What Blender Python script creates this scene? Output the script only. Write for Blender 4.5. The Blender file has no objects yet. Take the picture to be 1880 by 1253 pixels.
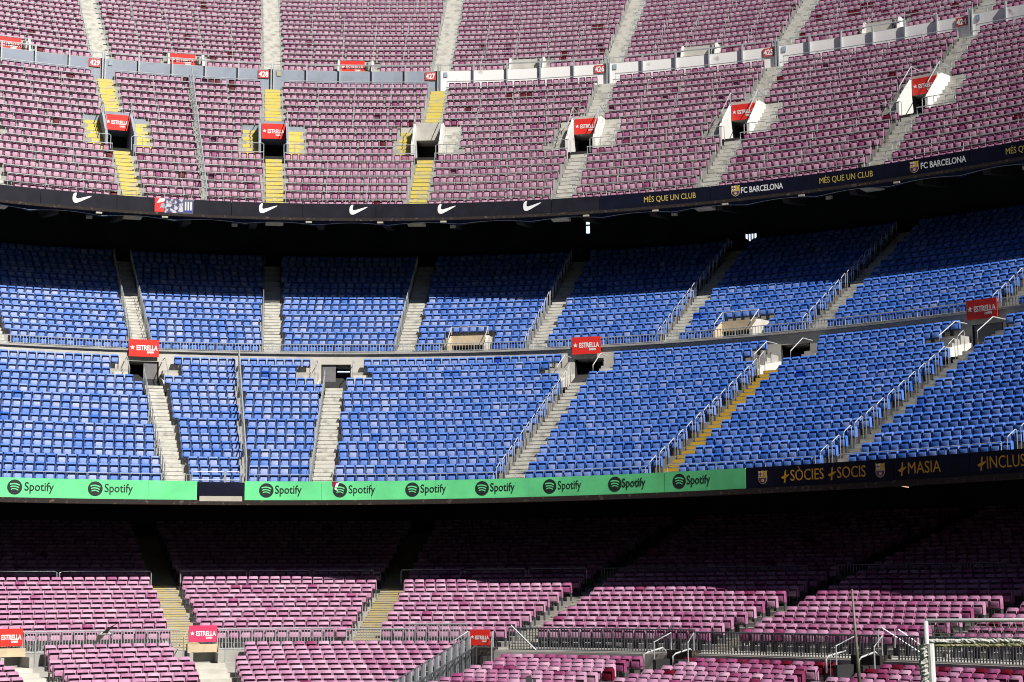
import bpy, math, random
import numpy as np
from mathutils import Vector, Matrix
random.seed(7); rng = np.random.default_rng(7)
scene = bpy.context.scene
C = scene.collection

# ------------------------------------------------------------------ camera, sky, sun
FPX, HOR, ROLL = 3208.63, 1078.5, -0.0064
PITCH = math.atan2(HOR - 626.5, FPX)
cam_d = bpy.data.cameras.new("camera"); cam = bpy.data.objects.new("camera", cam_d); C.objects.link(cam)
cam_d.sensor_fit = 'HORIZONTAL'; cam_d.sensor_width = 36; cam_d.lens = 36 * FPX / 1880
cam_d.clip_start = 1; cam_d.clip_end = 3000
cam.matrix_world = Matrix.Rotation(math.pi / 2 + PITCH, 4, 'X') @ Matrix.Rotation(ROLL, 4, 'Z')
scene.camera = cam
SUN_E, SUN_AX, SUN_AY = math.radians(47), 0.69, -0.724
w = bpy.data.worlds.new("World"); scene.world = w; w.use_nodes = True
nt = w.node_tree; bg = nt.nodes["Background"]
sky = nt.nodes.new("ShaderNodeTexSky"); sky.sky_type = 'NISHITA'; sky.sun_disc = False; sky.air_density = .36; sky.dust_density = .3; sky.ozone_density = 1.5
sky.sun_elevation = SUN_E; sky.sun_rotation = math.atan2(SUN_AX, SUN_AY)
nt.links.new(sky.outputs[0], bg.inputs[0]); bg.inputs[1].default_value = 0.05
sd = Vector((SUN_AX * math.cos(SUN_E), SUN_AY * math.cos(SUN_E), math.sin(SUN_E)))
sl = bpy.data.lights.new("sun", 'SUN'); sl.energy = 5.0; sl.angle = math.radians(0.5); sl.color = (1, 0.955, 0.89)
so = bpy.data.objects.new("sun", sl); C.objects.link(so); so.rotation_euler = sd.to_track_quat('Z', 'Y').to_euler()
so.location = (60, -40, 80)
scene.view_settings.view_transform = 'Standard'; scene.view_settings.look = 'None'
scene.view_settings.exposure = 0.64; scene.view_settings.gamma = 1
scene.cycles.pixel_filter_type = 'BLACKMAN_HARRIS'; scene.cycles.filter_width = 1.05
scene.cycles.max_bounces = 6; scene.cycles.diffuse_bounces = 1

# ------------------------------------------------------------------ curved bowl geometry
class Tier:
    def __init__(s, k, x0, y0, r):
        s.G = np.linspace(-1.3, 1.5, 2801); g = s.G
        s.rho = k * np.maximum(r[0] + r[1] * g + r[2] * g * g + r[3] * g ** 3, 20.5)
        d = g[1] - g[0]
        cum = lambda f: np.concatenate([[0], np.cumsum((f[1:] + f[:-1]) / 2 * d)])
        X = cum(s.rho * np.cos(g)); Y = cum(-s.rho * np.sin(g)); S = cum(s.rho)
        s.X = X + k * x0 - np.interp(0, g, X); s.Y = Y + k * y0 - np.interp(0, g, Y); s.S = S
    def P(s, th, off, z):
        return (float(np.interp(th, s.G, s.X)) + off * math.sin(th), float(np.interp(th, s.G, s.Y)) + off * math.cos(th), z)
    def arc(s, th, off):                     # arc length along the row at this offset
        return np.interp(th, s.G, s.S) + off * np.asarray(th)
    def th_of_arc(s, a, off):
        return np.interp(a, s.S + off * s.G, s.G)
    def step(s, th, off, d):                 # angle after moving d metres along the row
        return float(s.th_of_arc(s.arc(th, off) + d, off))
    def th_px(s, px, off, z):                # angle of the point of this row seen at picture column px
        lo, hi = -.95, 1.3
        for _ in range(40):
            m = (lo + hi) / 2
            if proj(s.P(m, off, z))[0] < px: lo = m
            else: hi = m
        return (lo + hi) / 2
_c, _s = math.cos(PITCH), math.sin(PITCH); _cr, _sr = math.cos(ROLL), math.sin(ROLL)
def proj(p):
    d = p[1] * _c + p[2] * _s; u = -p[1] * _s + p[2] * _c
    x, y = FPX * p[0] / d, -FPX * u / d
    return 940 + x * _cr - y * _sr, 626.5 + x * _sr + y * _cr
KU = 1.0085
TU = Tier(1.07 * KU, -6.59, 78.66, (26.38, 1.35, 4.96, 47.06))     # upper bowl
TM = Tier(0.975, -7.74, 81.86, (23.18, -14.3, 22.31, 62.81))  # middle bowl
TL = Tier(.972, -7.74, 81.86, (24.0, -12.0, 32.0, 40.0))   # lower bowl
W_OFF, W_Z0, W_Z1 = 31.65 * KU, 34.03 * KU, 34.95 * KU
F1_OFF, F1_Z1, F1_Z0 = 14.21 * KU, 21.85 * KU, 21.02 * KU
F2_Z1, F2_Z0 = 4.83, 3.98
M_OFF, M_Z = 14.53, 12.6

# ------------------------------------------------------------------ materials
def mat(name, col, rough=.7, noise=.12, scale=2.0, metal=0, spec=.4, col2=None, lo=.45, hi=.6, bump=0, detail=6, emit=0):
    m = bpy.data.materials.new(name); m.use_nodes = True
    n = m.node_tree.nodes; L = m.node_tree.links; b = n["Principled BSDF"]
    b.inputs["Roughness"].default_value = rough; b.inputs["Metallic"].default_value = metal
    b.inputs["Specular IOR Level"].default_value = spec
    geo = n.new("ShaderNodeNewGeometry"); t = n.new("ShaderNodeTexNoise")
    t.inputs["Scale"].default_value = scale; t.inputs["Detail"].default_value = detail
    L.new(geo.outputs["Position"], t.inputs["Vector"])
    r = n.new("ShaderNodeValToRGB"); e = r.color_ramp.elements
    if col2 is None:
        e[0].position, e[1].position = .3, .7
        e[0].color = [c * (1 - noise) for c in col] + [1]; e[1].color = [min(1, c * (1 + noise)) for c in col] + [1]
    else:
        e[0].position, e[1].position = lo, hi
        e[0].color = list(col) + [1]; e[1].color = list(col2) + [1]
    L.new(t.outputs["Fac"], r.inputs["Fac"]); L.new(r.outputs[0], b.inputs["Base Color"])
    if bump:
        bm = n.new("ShaderNodeBump"); bm.inputs["Strength"].default_value = bump; bm.inputs["Distance"].default_value = .05
        L.new(t.outputs["Fac"], bm.inputs["Height"]); L.new(bm.outputs[0], b.inputs["Normal"])
    if emit:
        b.inputs["Emission Color"].default_value = list(col) + [1]; b.inputs["Emission Strength"].default_value = emit
    return m
def seat_mat(name, stops, rough=.42, spec=.28):
    m = bpy.data.materials.new(name); m.use_nodes = True
    n = m.node_tree.nodes; L = m.node_tree.links; b = n["Principled BSDF"]
    b.inputs["Roughness"].default_value = rough; b.inputs["Specular IOR Level"].default_value = spec
    a = n.new("ShaderNodeAttribute"); a.attribute_name = "tint"
    geo = n.new("ShaderNodeNewGeometry"); t = n.new("ShaderNodeTexNoise"); t.inputs["Scale"].default_value = 4.5; t.inputs["Detail"].default_value = 5
    L.new(geo.outputs["Position"], t.inputs["Vector"])
    s = n.new("ShaderNodeMath"); s.operation = 'MULTIPLY_ADD'; s.inputs[1].default_value = .45; s.inputs[2].default_value = -.225
    L.new(t.outputs["Fac"], s.inputs[0])
    ad = n.new("ShaderNodeMath"); ad.operation = 'ADD'; L.new(a.outputs["Fac"], ad.inputs[0]); L.new(s.outputs[0], ad.inputs[1])
    r = n.new("ShaderNodeValToRGB"); el = r.color_ramp.elements
    el[0].position = stops[0][0]; el[0].color = list(stops[0][1]) + [1]
    el[1].position = stops[-1][0]; el[1].color = list(stops[-1][1]) + [1]
    for p, c in stops[1:-1]:
        x = el.new(p); x.color = list(c) + [1]
    L.new(ad.outputs[0], r.inputs[0]); L.new(r.outputs[0], b.inputs["Base Color"])
    return m
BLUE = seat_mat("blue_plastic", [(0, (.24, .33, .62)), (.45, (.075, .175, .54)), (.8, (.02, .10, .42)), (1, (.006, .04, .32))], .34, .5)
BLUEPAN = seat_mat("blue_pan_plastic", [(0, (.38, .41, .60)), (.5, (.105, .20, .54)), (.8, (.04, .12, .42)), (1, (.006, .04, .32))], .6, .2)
MAR = seat_mat("maroon_plastic", [(0, (.52, .33, .43)), (.45, (.37, .185, .295)), (.75, (.24, .05, .14)), (1, (.10, .002, .012))], .5, .22)
MARU = seat_mat("old_maroon_plastic", [(0, (.34, .16, .24)), (.45, (.20, .06, .13)), (.75, (.13, .03, .08)), (1, (.08, .002, .010))], .4, .4)
MARPAN = seat_mat("maroon_pan_plastic", [(0, (.49, .31, .39)), (.5, (.37, .185, .28)), (.75, (.25, .06, .16)), (1, (.10, .002, .012))], .6, .2)
M = {
 'concrete': mat("concrete", (.40, .39, .36), .9, col2=(.27, .26, .24), scale=.9, lo=.35, hi=.75, bump=.2, detail=9),
 'pale': mat("pale_concrete", (.52, .50, .45), .9, col2=(.36, .34, .30), scale=1.3, lo=.42, hi=.8, bump=.2, detail=9),
 'stair': mat("stair_concrete", (.52, .51, .46), .9, col2=(.22, .21, .19), scale=2.2, lo=.48, hi=.8, bump=.15, detail=9),
 'stair2': mat("stair_riser_concrete", (.45, .43, .37), .9, col2=(.24, .22, .19), scale=2.6, lo=.5, hi=.8, detail=9),
 'yellow': mat("yellow_step_paint", (.60, .49, .09), .7, col2=(.44, .41, .28), scale=3.5, lo=.47, hi=.66, detail=9),
 'gold': mat("ochre_step_paint", (.60, .38, .03), .7, col2=(.40, .33, .20), scale=3.5, lo=.58, hi=.72, detail=9),
 'oldyellow': mat("worn_yellow_paint", (.30, .29, .25), .85, col2=(.46, .39, .15), scale=3.5, lo=.5, hi=.66, detail=9),
 'lowyellow': mat('faded_step_paint', (.42, .33, .13), .8, col2=(.36, .33, .26), scale=2.5, lo=.46, hi=.62, detail=9),
 'wallwhite': mat('white_wall_paint', (.82, .81, .79), .75, col2=(.42, .37, .33), scale=1.7, lo=.63, hi=.75, detail=10),
 'white': mat("white_paint", (.62, .61, .585), .75, col2=(.36, .31, .27), scale=1.7, lo=.62, hi=.74, detail=10),
 'grey': mat("grey_paint", (.26, .30, .36), .7, col2=(.19, .21, .25), scale=1.2, lo=.5, hi=.85, detail=9),
 'steel': mat("galvanised_steel", (.42, .45, .46), .45, noise=.12, scale=6, metal=.35),
 'darksteel': mat("dark_steel", (.10, .11, .125), .5, noise=.2, scale=6, metal=.3),
 'wsteel': mat("white_tube_paint", (.44, .45, .46), .45, noise=.08, scale=6),
 'bracket': mat("seat_bracket", (.05, .05, .06), .6),
 'black': mat("black_vinyl", (.012, .012, .019), .6, noise=.3, scale=1.5, spec=.15),
 'navy': mat("navy_vinyl", (.006, .007, .02), .6, noise=.3, scale=1.5, spec=.12),
 'green': mat("green_vinyl", (.13, .66, .26), .6, noise=.14, scale=.9, detail=3, bump=.25),
 'ink': mat("dark_ink", (.012, .02, .018), .6),
 'wink': mat("white_ink", (.80, .80, .80), .6, noise=.04),
 'yink': mat("pale_gold_ink", (.62, .47, .10), .6, noise=.06),
 'oink': mat("amber_ink", (.66, .34, .02), .6, noise=.06),
 'crimson': mat("crimson_ink", (.25, .01, .06), .6), 'blueink': mat("blue_ink", (.02, .05, .28), .6),
 'red': mat("red_sign", (.72, .028, .018), .5, noise=.06), 'pinkred': mat("faded_red_sign", (.70, .04, .12), .5, noise=.06),
 'numred': mat("number_plate_red", (.48, .06, .06), .6, noise=.12, scale=8),
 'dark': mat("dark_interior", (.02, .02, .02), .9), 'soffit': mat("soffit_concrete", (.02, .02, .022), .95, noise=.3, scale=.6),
 'rust': mat("rusty_edge", (.018, .012, .010), .85, col2=(.16, .12, .09), lo=.58, hi=.8, scale=5, detail=8),
 'drape': mat("blue_netting", (.006, .016, .055), .9, noise=.4, scale=3),
 'lampcase': mat("lamp_case", (.42, .39, .32), .5), 'sand': mat("sand_concrete", (.52, .42, .28), .85, noise=.12, scale=3, bump=.1),
 'door': mat("grey_door", (.16, .155, .16), .55, noise=.15, scale=3), 'plate': mat("info_plate", (.30, .37, .42), .4, noise=.3, scale=20),
 'brass': mat("brass_plate", (.40, .36, .20), .5, noise=.2, scale=20),
 'pole': mat("weathered_pole", (.14, .13, .10), .55, noise=.2, scale=8, metal=.3), 'net': mat("net_cord", (.62, .62, .60), .8),
 'roll': mat("rolled_net", (.55, .55, .52), .95, col2=(.30, .29, .26), scale=26, lo=.46, hi=.62, bump=.6, detail=8),
 'moss': mat("mossy_roll", (.30, .29, .18), .95, col2=(.12, .13, .05), scale=18, lo=.4, hi=.6, bump=.6, detail=8),
 'feather': mat("pale_feathers", (.62, .62, .58), .8, noise=.1, scale=12), 'wing': mat("grey_brown_wing", (.035, .033, .026), .85, noise=.3, scale=12),
 'pigeon': mat("dark_feathers", (.02, .02, .024), .8), 'grass': mat("pitch_grass", (.025, .055, .013), .9, noise=.3, scale=.4),
 'ground': mat("ground_concrete", (.05, .05, .048), .95, noise=.15, scale=.3),
 'unseenstand': mat('unseen_stand_dark', (.03, .02, .04), .9, noise=.3, scale=.2),
 'skyglow': mat('sky_glow_sheet', (.72, .84, 1.0), .4, noise=.02, emit=.9),  # added glow in place of bright sky, no real glazing
 'tube': mat("lit_tube", (1.0, .62, .42), .5, emit=.55), 'post1': mat("poster_red", (.60, .03, .03), .6, noise=.2, scale=4),
 'post2': mat("poster_blue", (.05, .055, .13), .6, col2=(.50, .48, .52), scale=4.2, lo=.47, hi=.56, detail=3), 'post3': mat("poster_stripe", (.10, .10, .16), .6),
}
g = bpy.data.materials.new("clear_panel"); g.use_nodes = True
n_ = g.node_tree.nodes; n_.remove(n_["Principled BSDF"]); tr = n_.new("ShaderNodeBsdfTransparent"); gl = n_.new("ShaderNodeBsdfGlossy")
tr.inputs[0].default_value = (.9, .93, .95, 1); gl.inputs["Roughness"].default_value = .05; mx = n_.new("ShaderNodeMixShader"); mx.inputs[0].default_value = .06
L_ = g.node_tree.links; L_.new(tr.outputs[0], mx.inputs[1]); L_.new(gl.outputs[0], mx.inputs[2]); L_.new(mx.outputs[0], n_["Material Output"].inputs[0])
M['glass'] = g

# ------------------------------------------------------------------ mesh helpers
class MB:
    def __init__(s): s.v = []; s.f = []; s.m = []
    def add(s, v, f, m=0):
        b = len(s.v); s.v += [tuple(p) for p in v]; s.f += [tuple(i + b for i in q) for q in f]; s.m += [m] * len(f)
    def box(s, x0, x1, y0, y1, z0, z1, m=0):
        v = [(x, y, z) for x in (x0, x1) for y in (y0, y1) for z in (z0, z1)]
        s.add(v, [(0, 1, 3, 2), (4, 6, 7, 5), (0, 4, 5, 1), (2, 3, 7, 6), (0, 2, 6, 4), (1, 5, 7, 3)], m)
    def tube(s, pts, r, n=6, m=0, r2=None):
        pts = [Vector(p) for p in pts]; rings = []
        for i, p in enumerate(pts):
            d = (pts[min(i + 1, len(pts) - 1)] - pts[max(i - 1, 0)]).normalized()
            a = d.cross(Vector((0, 0, 1)) if abs(d.z) < .9 else Vector((0, 1, 0))).normalized(); b = d.cross(a)
            rr = r if r2 is None else r + (r2 - r) * i / (len(pts) - 1)
            rings.append([p + a * math.cos(6.2832 * k / n) * rr + b * math.sin(6.2832 * k / n) * rr for k in range(n)])
        f = [(i * n + k, i * n + (k + 1) % n, (i + 1) * n + (k + 1) % n, (i + 1) * n + k) for i in range(len(pts) - 1) for k in range(n)]
        f += [tuple(range(n))[::-1], tuple((len(pts) - 1) * n + k for k in range(n))]
        s.add([q for r_ in rings for q in r_], f, m)
    def prism(s, poly, x0, x1, m=0):          # poly in (y, z), swept along x
        n = len(poly)
        s.add([(x0, y, z) for y, z in poly] + [(x1, y, z) for y, z in poly],
              [(i, (i + 1) % n, n + (i + 1) % n, n + i) for i in range(n)] + [tuple(range(n))[::-1], tuple(range(n, 2 * n))], m)
    def plate(s, poly, y0, y1, m=0):          # poly in (x, z), with thickness along y
        n = len(poly)
        s.add([(x, y0, z) for x, z in poly] + [(x, y1, z) for x, z in poly],
              [(i, (i + 1) % n, n + (i + 1) % n, n + i) for i in range(n)] + [tuple(range(n))[::-1], tuple(range(n, 2 * n))], m)
    def sweep(s, T, t0, t1, prof, n=None, m=0, cap=True, mats=None):   # closed (off, z) profile swept along a row
        n = n or max(2, int((t1 - t0) / .03) + 1); k = len(prof); v = []; f = []
        for i in range(n + 1):
            th = t0 + (t1 - t0) * i / n
            v += [T.P(th, o, z) for o, z in prof]
        b0 = len(s.v)
        for i in range(n):
            for j in range(k):
                f.append((i * k + j, i * k + (j + 1) % k, (i + 1) * k + (j + 1) % k, (i + 1) * k + j))
        s.add(v, f, m)
        if mats: s.m[-len(f):] = [mats[j] for i in range(n) for j in range(k)]
        if cap: s.add([v[j] for j in range(k)], [tuple(range(k))], m); s.add([v[n * k + j] for j in range(k)], [tuple(range(k))[::-1]], m)
    def rail(s, T, t0, t1, off, z, r=.025, m=0, n=None):
        s.sweep(T, t0, t1, [(off + r * math.cos(a), z + r * math.sin(a)) for a in (0.5, 1.55, 2.6, 3.65, 4.7, 5.75)], n, m)
    def build(s, name, mats, parent=None, smooth=False):
        me = bpy.data.meshes.new(name); me.from_pydata(s.v, [], s.f)
        for q in (mats if isinstance(mats, (list, tuple)) else [mats]): me.materials.append(q)
        me.polygons.foreach_set("material_index", s.m)
        if smooth: me.polygons.foreach_set("use_smooth", [True] * len(s.f))
        import bmesh
        bm = bmesh.new(); bm.from_mesh(me); bmesh.ops.recalc_face_normals(bm, faces=bm.faces); bm.to_mesh(me); bm.free()
        o = bpy.data.objects.new(name, me); C.objects.link(o)
        if parent: o.parent = parent
        return o
def tag(o, label=None, cat=None, group=None, kind=None):
    if label: o['label'] = label
    if cat: o['category'] = cat
    if group: o['group'] = group
    if kind: o['kind'] = kind
    return o
def thing(name, label, cat, group=None, loc=(0, 0, 0), rz=0):
    o = bpy.data.objects.new(name, None); C.objects.link(o); o.empty_display_size = .2
    o.location = loc; o.rotation_euler = (0, 0, rz)
    return tag(o, label, cat, group)
def at(T, th, off, z): return dict(loc=T.P(th, off, z), rz=-th)
def clone(o, parent=None):
    c = o.copy(); C.objects.link(c); c.parent = parent
    for ch in list(o.children): clone(ch, c)
    return c
def text_mesh(s, size, offset=0.0, xs=1.0, thick=.006, space=1.0):
    cu = bpy.data.curves.new("lettering", 'FONT'); cu.body = s; cu.size = size; cu.offset = offset; cu.extrude = thick / 2
    cu.align_x = 'LEFT'; cu.resolution_u = 3; cu.space_character = space
    o = bpy.data.objects.new("lettering", cu); C.objects.link(o); bpy.context.view_layer.update()
    me = bpy.data.meshes.new_from_object(o.evaluated_get(bpy.context.evaluated_depsgraph_get()))
    v = [(p.co.x * xs, p.co.y, p.co.z) for p in me.vertices]; f = [tuple(p.vertices) for p in me.polygons]
    bpy.data.objects.remove(o); bpy.data.meshes.remove(me); bpy.data.curves.remove(cu)
    x0 = min(p[0] for p in v); x1 = max(p[0] for p in v)
    return [(x - x0, y, z) for x, y, z in v], f, x1 - x0
def bend(T, th0, off, z0, v):                 # flat (u, h, depth) onto the curved face of a banner
    a0 = float(T.arc(th0, off)); out = []
    for u, h, d in v:
        out.append(T.P(float(T.th_of_arc(a0 + u, off)), off - d, z0 + h))
    return out
def star(cx, cz, r, m=.42):
    return [(cx + (r if i % 2 == 0 else r * m) * math.sin(math.pi * i / 5), cz + (r if i % 2 == 0 else r * m) * math.cos(math.pi * i / 5)) for i in range(10)]
def disc(cx, cz, r, n=28): return [(cx + r * math.cos(6.28319 * i / n), cz + r * math.sin(6.28319 * i / n)) for i in range(n)]
def band(pts, wd):                            # a stroke of constant width along pts
    L, R = [], []
    for i, (x, z) in enumerate(pts):
        a, b = pts[max(i - 1, 0)], pts[min(i + 1, len(pts) - 1)]; d = math.hypot(b[0] - a[0], b[1] - a[1])
        nx, nz = -(b[1] - a[1]) / d * wd / 2, (b[0] - a[0]) / d * wd / 2
        L.append((x + nx, z + nz)); R.append((x - nx, z - nz))
    return L + R[::-1]
def quadstrip(pts, wd):
    p = band(pts, wd); n = len(pts); v = [(x, z) for x, z in p]
    return v, [(i, i + 1, 2 * n - 2 - i, 2 * n - 1 - i) for i in range(n - 1)]

# ------------------------------------------------------------------ ground
mb = MB(); mb.add([(-1500, -1500, -6.2), (1500, -1500, -6.2), (1500, 1500, -6.2), (-1500, 1500, -6.2)], [(0, 1, 2, 3)])
tag(mb.build("ground", M['ground']), kind='structure')
mb = MB(); mb.box(-45, 60, 6, 54, -4.2, -3.46)
tag(mb.build("pitch", M['grass']), kind='structure')

mb = MB()  # unseen opposite stands, built over-tall to cut sky light on the shaded seats
for (a, b, nx, ny) in (((-150, -14), (150, -14), 0, -1), ((-92, -14), (-92, 60), -1, 0), ((120, 60), (120, -14), 1, 0)):
    prof = [(0, -4), (0, -2.5), (26, 4), (26, 12), (52, 40), (52, 46), (78, 82), (78, -4)]
    v = [(p[0] + nx * d, p[1] + ny * d, z) for p in (a, b) for d, z in prof]; n = len(prof)
    mb.add(v, [(i, (i + 1) % n, n + (i + 1) % n, n + i) for i in range(n)])
tag(mb.build("unseen_tall_stands", M['unseenstand']), kind='structure')

# ------------------------------------------------------------------ rows of the tiers
class Sec:                                    # a run of stepped rows: row k has its tread front edge at off o0+k*t, height z0+k*r
    def __init__(s, T, o0, t, z0, r, n, t0, t1, aw=1.1): s.T, s.o0, s.t, s.z0, s.r, s.n, s.t0, s.t1, s.aw = T, o0, t, z0, r, n, t0, t1, aw
    def o(s, k): return s.o0 + s.t * k
    def z(s, k): return s.z0 + s.r * k
UL = Sec(TU, 14.36 * KU, .964 * KU, 21.45 * KU, .696 * KU, 18, -.56, .86)
UU = Sec(TU, 32.85 * KU, .94 * KU, 35.1 * KU, .672 * KU, 18, -.50, .92)
ML = Sec(TM, .25, .834, 4.42, .4425, 17, -.72, 1.06, 1.0)
MU = Sec(TM, 14.87, .80, 12.48, .458, 17, -.56, 1.0, 1.0)
LU = Sec(TL, -6.27, .738, -2.41, .197, 27, -.85, 1.06, 1.5)
TH_U = [-.5324, -.3428, -.1532, .0366, .2289, .4119, .5967, .785]
TH_MU = [-.485, -.313, -.1432, .044, .2415, .4365, .614, .785]
TH_ML = [-.305, -.0526, .3365, .6023, .7894, TM.th_px(1866, .25, 5.2)]
TH_LU = [TL.th_px(-20, -6.5, -2.0), TL.th_px(346, -6.5, -2.0), TL.th_px(664, -6.5, -2.0), TL.th_px(943, -6.5, -2.0), TL.th_px(1310, -6.5, -2.0), TL.th_px(1690, -6.5, -2.0)]
LLo, LLt = -7.67, .738
LLz, LLr = -2.92, .159
RLz, RLr = -3.41, .116
FENCE_TH = TL.th_px(858, -8.1, -3.28)
LL = Sec(TL, LLo, -LLt, LLz, -LLr, 13, -1.0, FENCE_TH - .012, 1.3)
RL = Sec(TL, LLo, -LLt, RLz, -RLr, 13, FENCE_TH + .07, 1.1, .9)
TH_LL = [TL.th_px(28, -9, -3.2), TL.th_px(385, -9, -3.2)]
TH_RL = [TL.th_px(1205, -8.3, -3.2), TL.th_px(1560, -8.3, -3.2), TL.th_px(1935, -8.3, -3.2)]
# notches: (theta, half width, first row, last row)
VU = [(t, 1.98, 7, 10) for t in TH_U]
VML = [TM.th_px(265, 14, 11), TM.th_px(616, 14, 11), TM.th_px(1077, 14, 11), TM.th_px(1453, 14, 11.2), TM.th_px(1803, 14, 11.6)]
VMU = [TM.th_px(858, 15.2, 12.7), TM.th_px(1349, 15.2, 12.9)]

def terrace(name, label, S, extra_front, back_z, notches=(), mt='concrete'):
    mb = MB()
    cuts = sorted(set([S.t0, S.t1] + [x for (t, hw, a, b) in notches for x in (S.T.step(t, S.o(a), -hw), S.T.step(t, S.o(a), hw)) if S.t0 < x < S.t1]))
    for a, b in zip(cuts[:-1], cuts[1:]):
        mid = (a + b) / 2; hole = None
        for (t, hw, r0, r1) in notches:
            if abs(mid - t) < 1e-6 + abs(S.T.step(t, S.o(r0), hw) - t): hole = (r0, r1)
        n = max(1, int((b - a) / .02))
        for k in range(S.n):
            if hole and hole[0] <= k <= hole[1]: continue
            prof = [(S.o(k), S.z(k)), (S.o(k + 1), S.z(k)), (S.o(k + 1), S.z(k) - (.9 if k else extra_front)), (S.o(k), S.z(k) - (.9 if k else extra_front))]
            if S.t < 0: prof = [(S.o(k), S.z(k)), (S.o(k + 1), S.z(k)), (S.o(k + 1), S.z(k) - 1.2), (S.o(k), S.z(k) - 1.2)]
            mb.sweep(S.T, a, b, prof, n, cap=True)
    return tag(mb.build(name, M[mt]), label, "terrace")
terrace("upper_terrace", "stepped concrete upper terrace carrying the pink seats below the numbered wall", UL, .4, 0, [(t, .85, 7, 10) for t in TH_U])
terrace("top_terrace", "stepped concrete terrace above the numbered parapet wall", UU, .8, 0)
terrace("middle_terrace", "stepped concrete terrace of sunlit blue seats above the green banner", ML, .4, 0, [(t, .85, 13, 16) for t in VML])
terrace("shaded_terrace", "stepped concrete terrace of blue seats running back into the dark under the overhang", MU, .5, 0, [(t, .95, 0, 2) for t in VMU])
terrace("lower_terrace", "stepped concrete terrace of pink seats under the lower overhang", LU, .5, 0)
terrace("front_terrace", "stepped concrete terrace of pink seats left of the glass railing", LL, .5, 0)
terrace("ringside_terrace", "stepped concrete terrace of purple seats right of the glass railing", RL, .5, 0)

# walkway and hidden shell of the stand
mb = MB(); mb.sweep(TU, -.5, .92, [(W_OFF + .12, W_Z0 + 1.0), (32.9 * KU, 35.08 * KU), (32.9 * KU, 34.0 * KU), (W_OFF + .12, 33.6 * KU)]); tag(mb.build("cross_aisle", M['concrete']), kind='structure')
mb = MB(); mb.sweep(TL, -.9, 1.08, [(-7.48, -2.46), (-6.22, -2.45), (-6.22, -3.5), (-7.48, -3.5)]); tag(mb.build("walkway", M['concrete']), kind='structure')
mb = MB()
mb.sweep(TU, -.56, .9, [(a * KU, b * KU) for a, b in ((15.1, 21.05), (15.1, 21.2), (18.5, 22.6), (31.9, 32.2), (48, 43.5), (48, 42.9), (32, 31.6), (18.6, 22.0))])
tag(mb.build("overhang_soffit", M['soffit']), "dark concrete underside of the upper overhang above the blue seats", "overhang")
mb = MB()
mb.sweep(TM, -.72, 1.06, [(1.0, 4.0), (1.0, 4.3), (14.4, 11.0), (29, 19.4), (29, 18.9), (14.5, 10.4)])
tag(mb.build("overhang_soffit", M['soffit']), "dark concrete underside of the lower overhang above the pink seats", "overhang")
# back walls, the middle one with two gaps that glowing sheets fill in place of sky
def back_wall(name, label, T, off, z0, z1, t0, t1, holes=()):
    mb = MB(); th = [t0]
    for (a, b, h0, h1) in sorted(holes): th += [a, b]
    th.append(t1)
    for i in range(len(th) - 1):
        a, b = th[i], th[i + 1]; h = [q for q in holes if abs(q[0] - a) < 1e-9]
        if h:
            mb.sweep(T, a, b, [(off, z0), (off + .25, z0), (off + .25, h[0][2]), (off, h[0][2])], 2)
            mb.sweep(T, a, b, [(off, h[0][3]), (off + .25, h[0][3]), (off + .25, z1), (off, z1)], 2)
        else: mb.sweep(T, a, b, [(off, z0), (off + .25, z0), (off + .25, z1), (off, z1)])
    return tag(mb.build(name, M['soffit']), label, "wall")
def zpx(T, px, py, off):
    z = 10.0
    for _ in range(30):
        th = T.th_px(px, off, z); p = T.P(th, off, z); z += (proj(p)[1] - py) / FPX * p[1]
    return z
HO = 29.3
h1 = (TM.th_px(1075.5, HO, 22), TM.th_px(1083, HO, 22), zpx(TM, 1079, 429, HO), zpx(TM, 1079, 407, HO))
h2 = (TM.th_px(1367, HO, 22), TM.th_px(1388, HO, 22), zpx(TM, 1378, 443, HO), zpx(TM, 1378, 429, HO))
back_wall("back_wall", "dark wall behind the shaded blue seats with two small gaps filled by glowing sheets", TM, HO, 18.5, 26.6, -.56, 1.0, [h1, h2])
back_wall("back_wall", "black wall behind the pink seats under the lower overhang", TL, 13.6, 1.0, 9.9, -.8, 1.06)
for (a, b, z0, z1), nb in ((h1, 0), (h2, 3)):
    gr = thing("gap_grille", "dark slats across a bright gap in the back wall" if nb else "dark crossbar over the narrow bright slit in the back wall", "grille")
    mb = MB()
    if nb:
        for i in range(1, 4): t = a + (b - a) * i / 4; mb.sweep(TM, t - .0006, t + .0006, [(HO + .05, z0), (HO + .1, z0), (HO + .1, z1), (HO + .05, z1)], 1)
        m_ = (a + b) / 2
        for sgn in (0, 1):
            t_a, t_b = (a, a + (b - a) * .42) if sgn == 0 else (a + (b - a) * .68, b)
            P_ = [TM.P(t_a, HO + .02, z0), TM.P(t_b, HO + .02, z0), TM.P(t_a if sgn == 0 else t_b, HO + .02, z0 + (z1 - z0) * .5)]
            Q_ = [TM.P(t_a, HO + .04, z0), TM.P(t_b, HO + .04, z0), TM.P(t_a if sgn == 0 else t_b, HO + .04, z0 + (z1 - z0) * .5)]
            mb.add(P_ + Q_, [(0, 1, 2), (5, 4, 3), (0, 3, 4, 1), (1, 4, 5, 2), (2, 5, 3, 0)])
    else: mb.sweep(TM, a, b, [(HO + .05, z0 + (z1 - z0) * .64), (HO + .1, z0 + (z1 - z0) * .64), (HO + .1, z0 + (z1 - z0) * .76), (HO + .05, z0 + (z1 - z0) * .76)], 1)
    mb.build("slats", M['dark'], gr)
    mb = MB(); mb.sweep(TM, a, b, [(HO + .16, z0), (HO + .2, z0), (HO + .2, z1), (HO + .16, z1)], 1); mb.build("glow_sheet", M['skyglow'], gr)  # glowing sheet added behind the slats where sky would show
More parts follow.
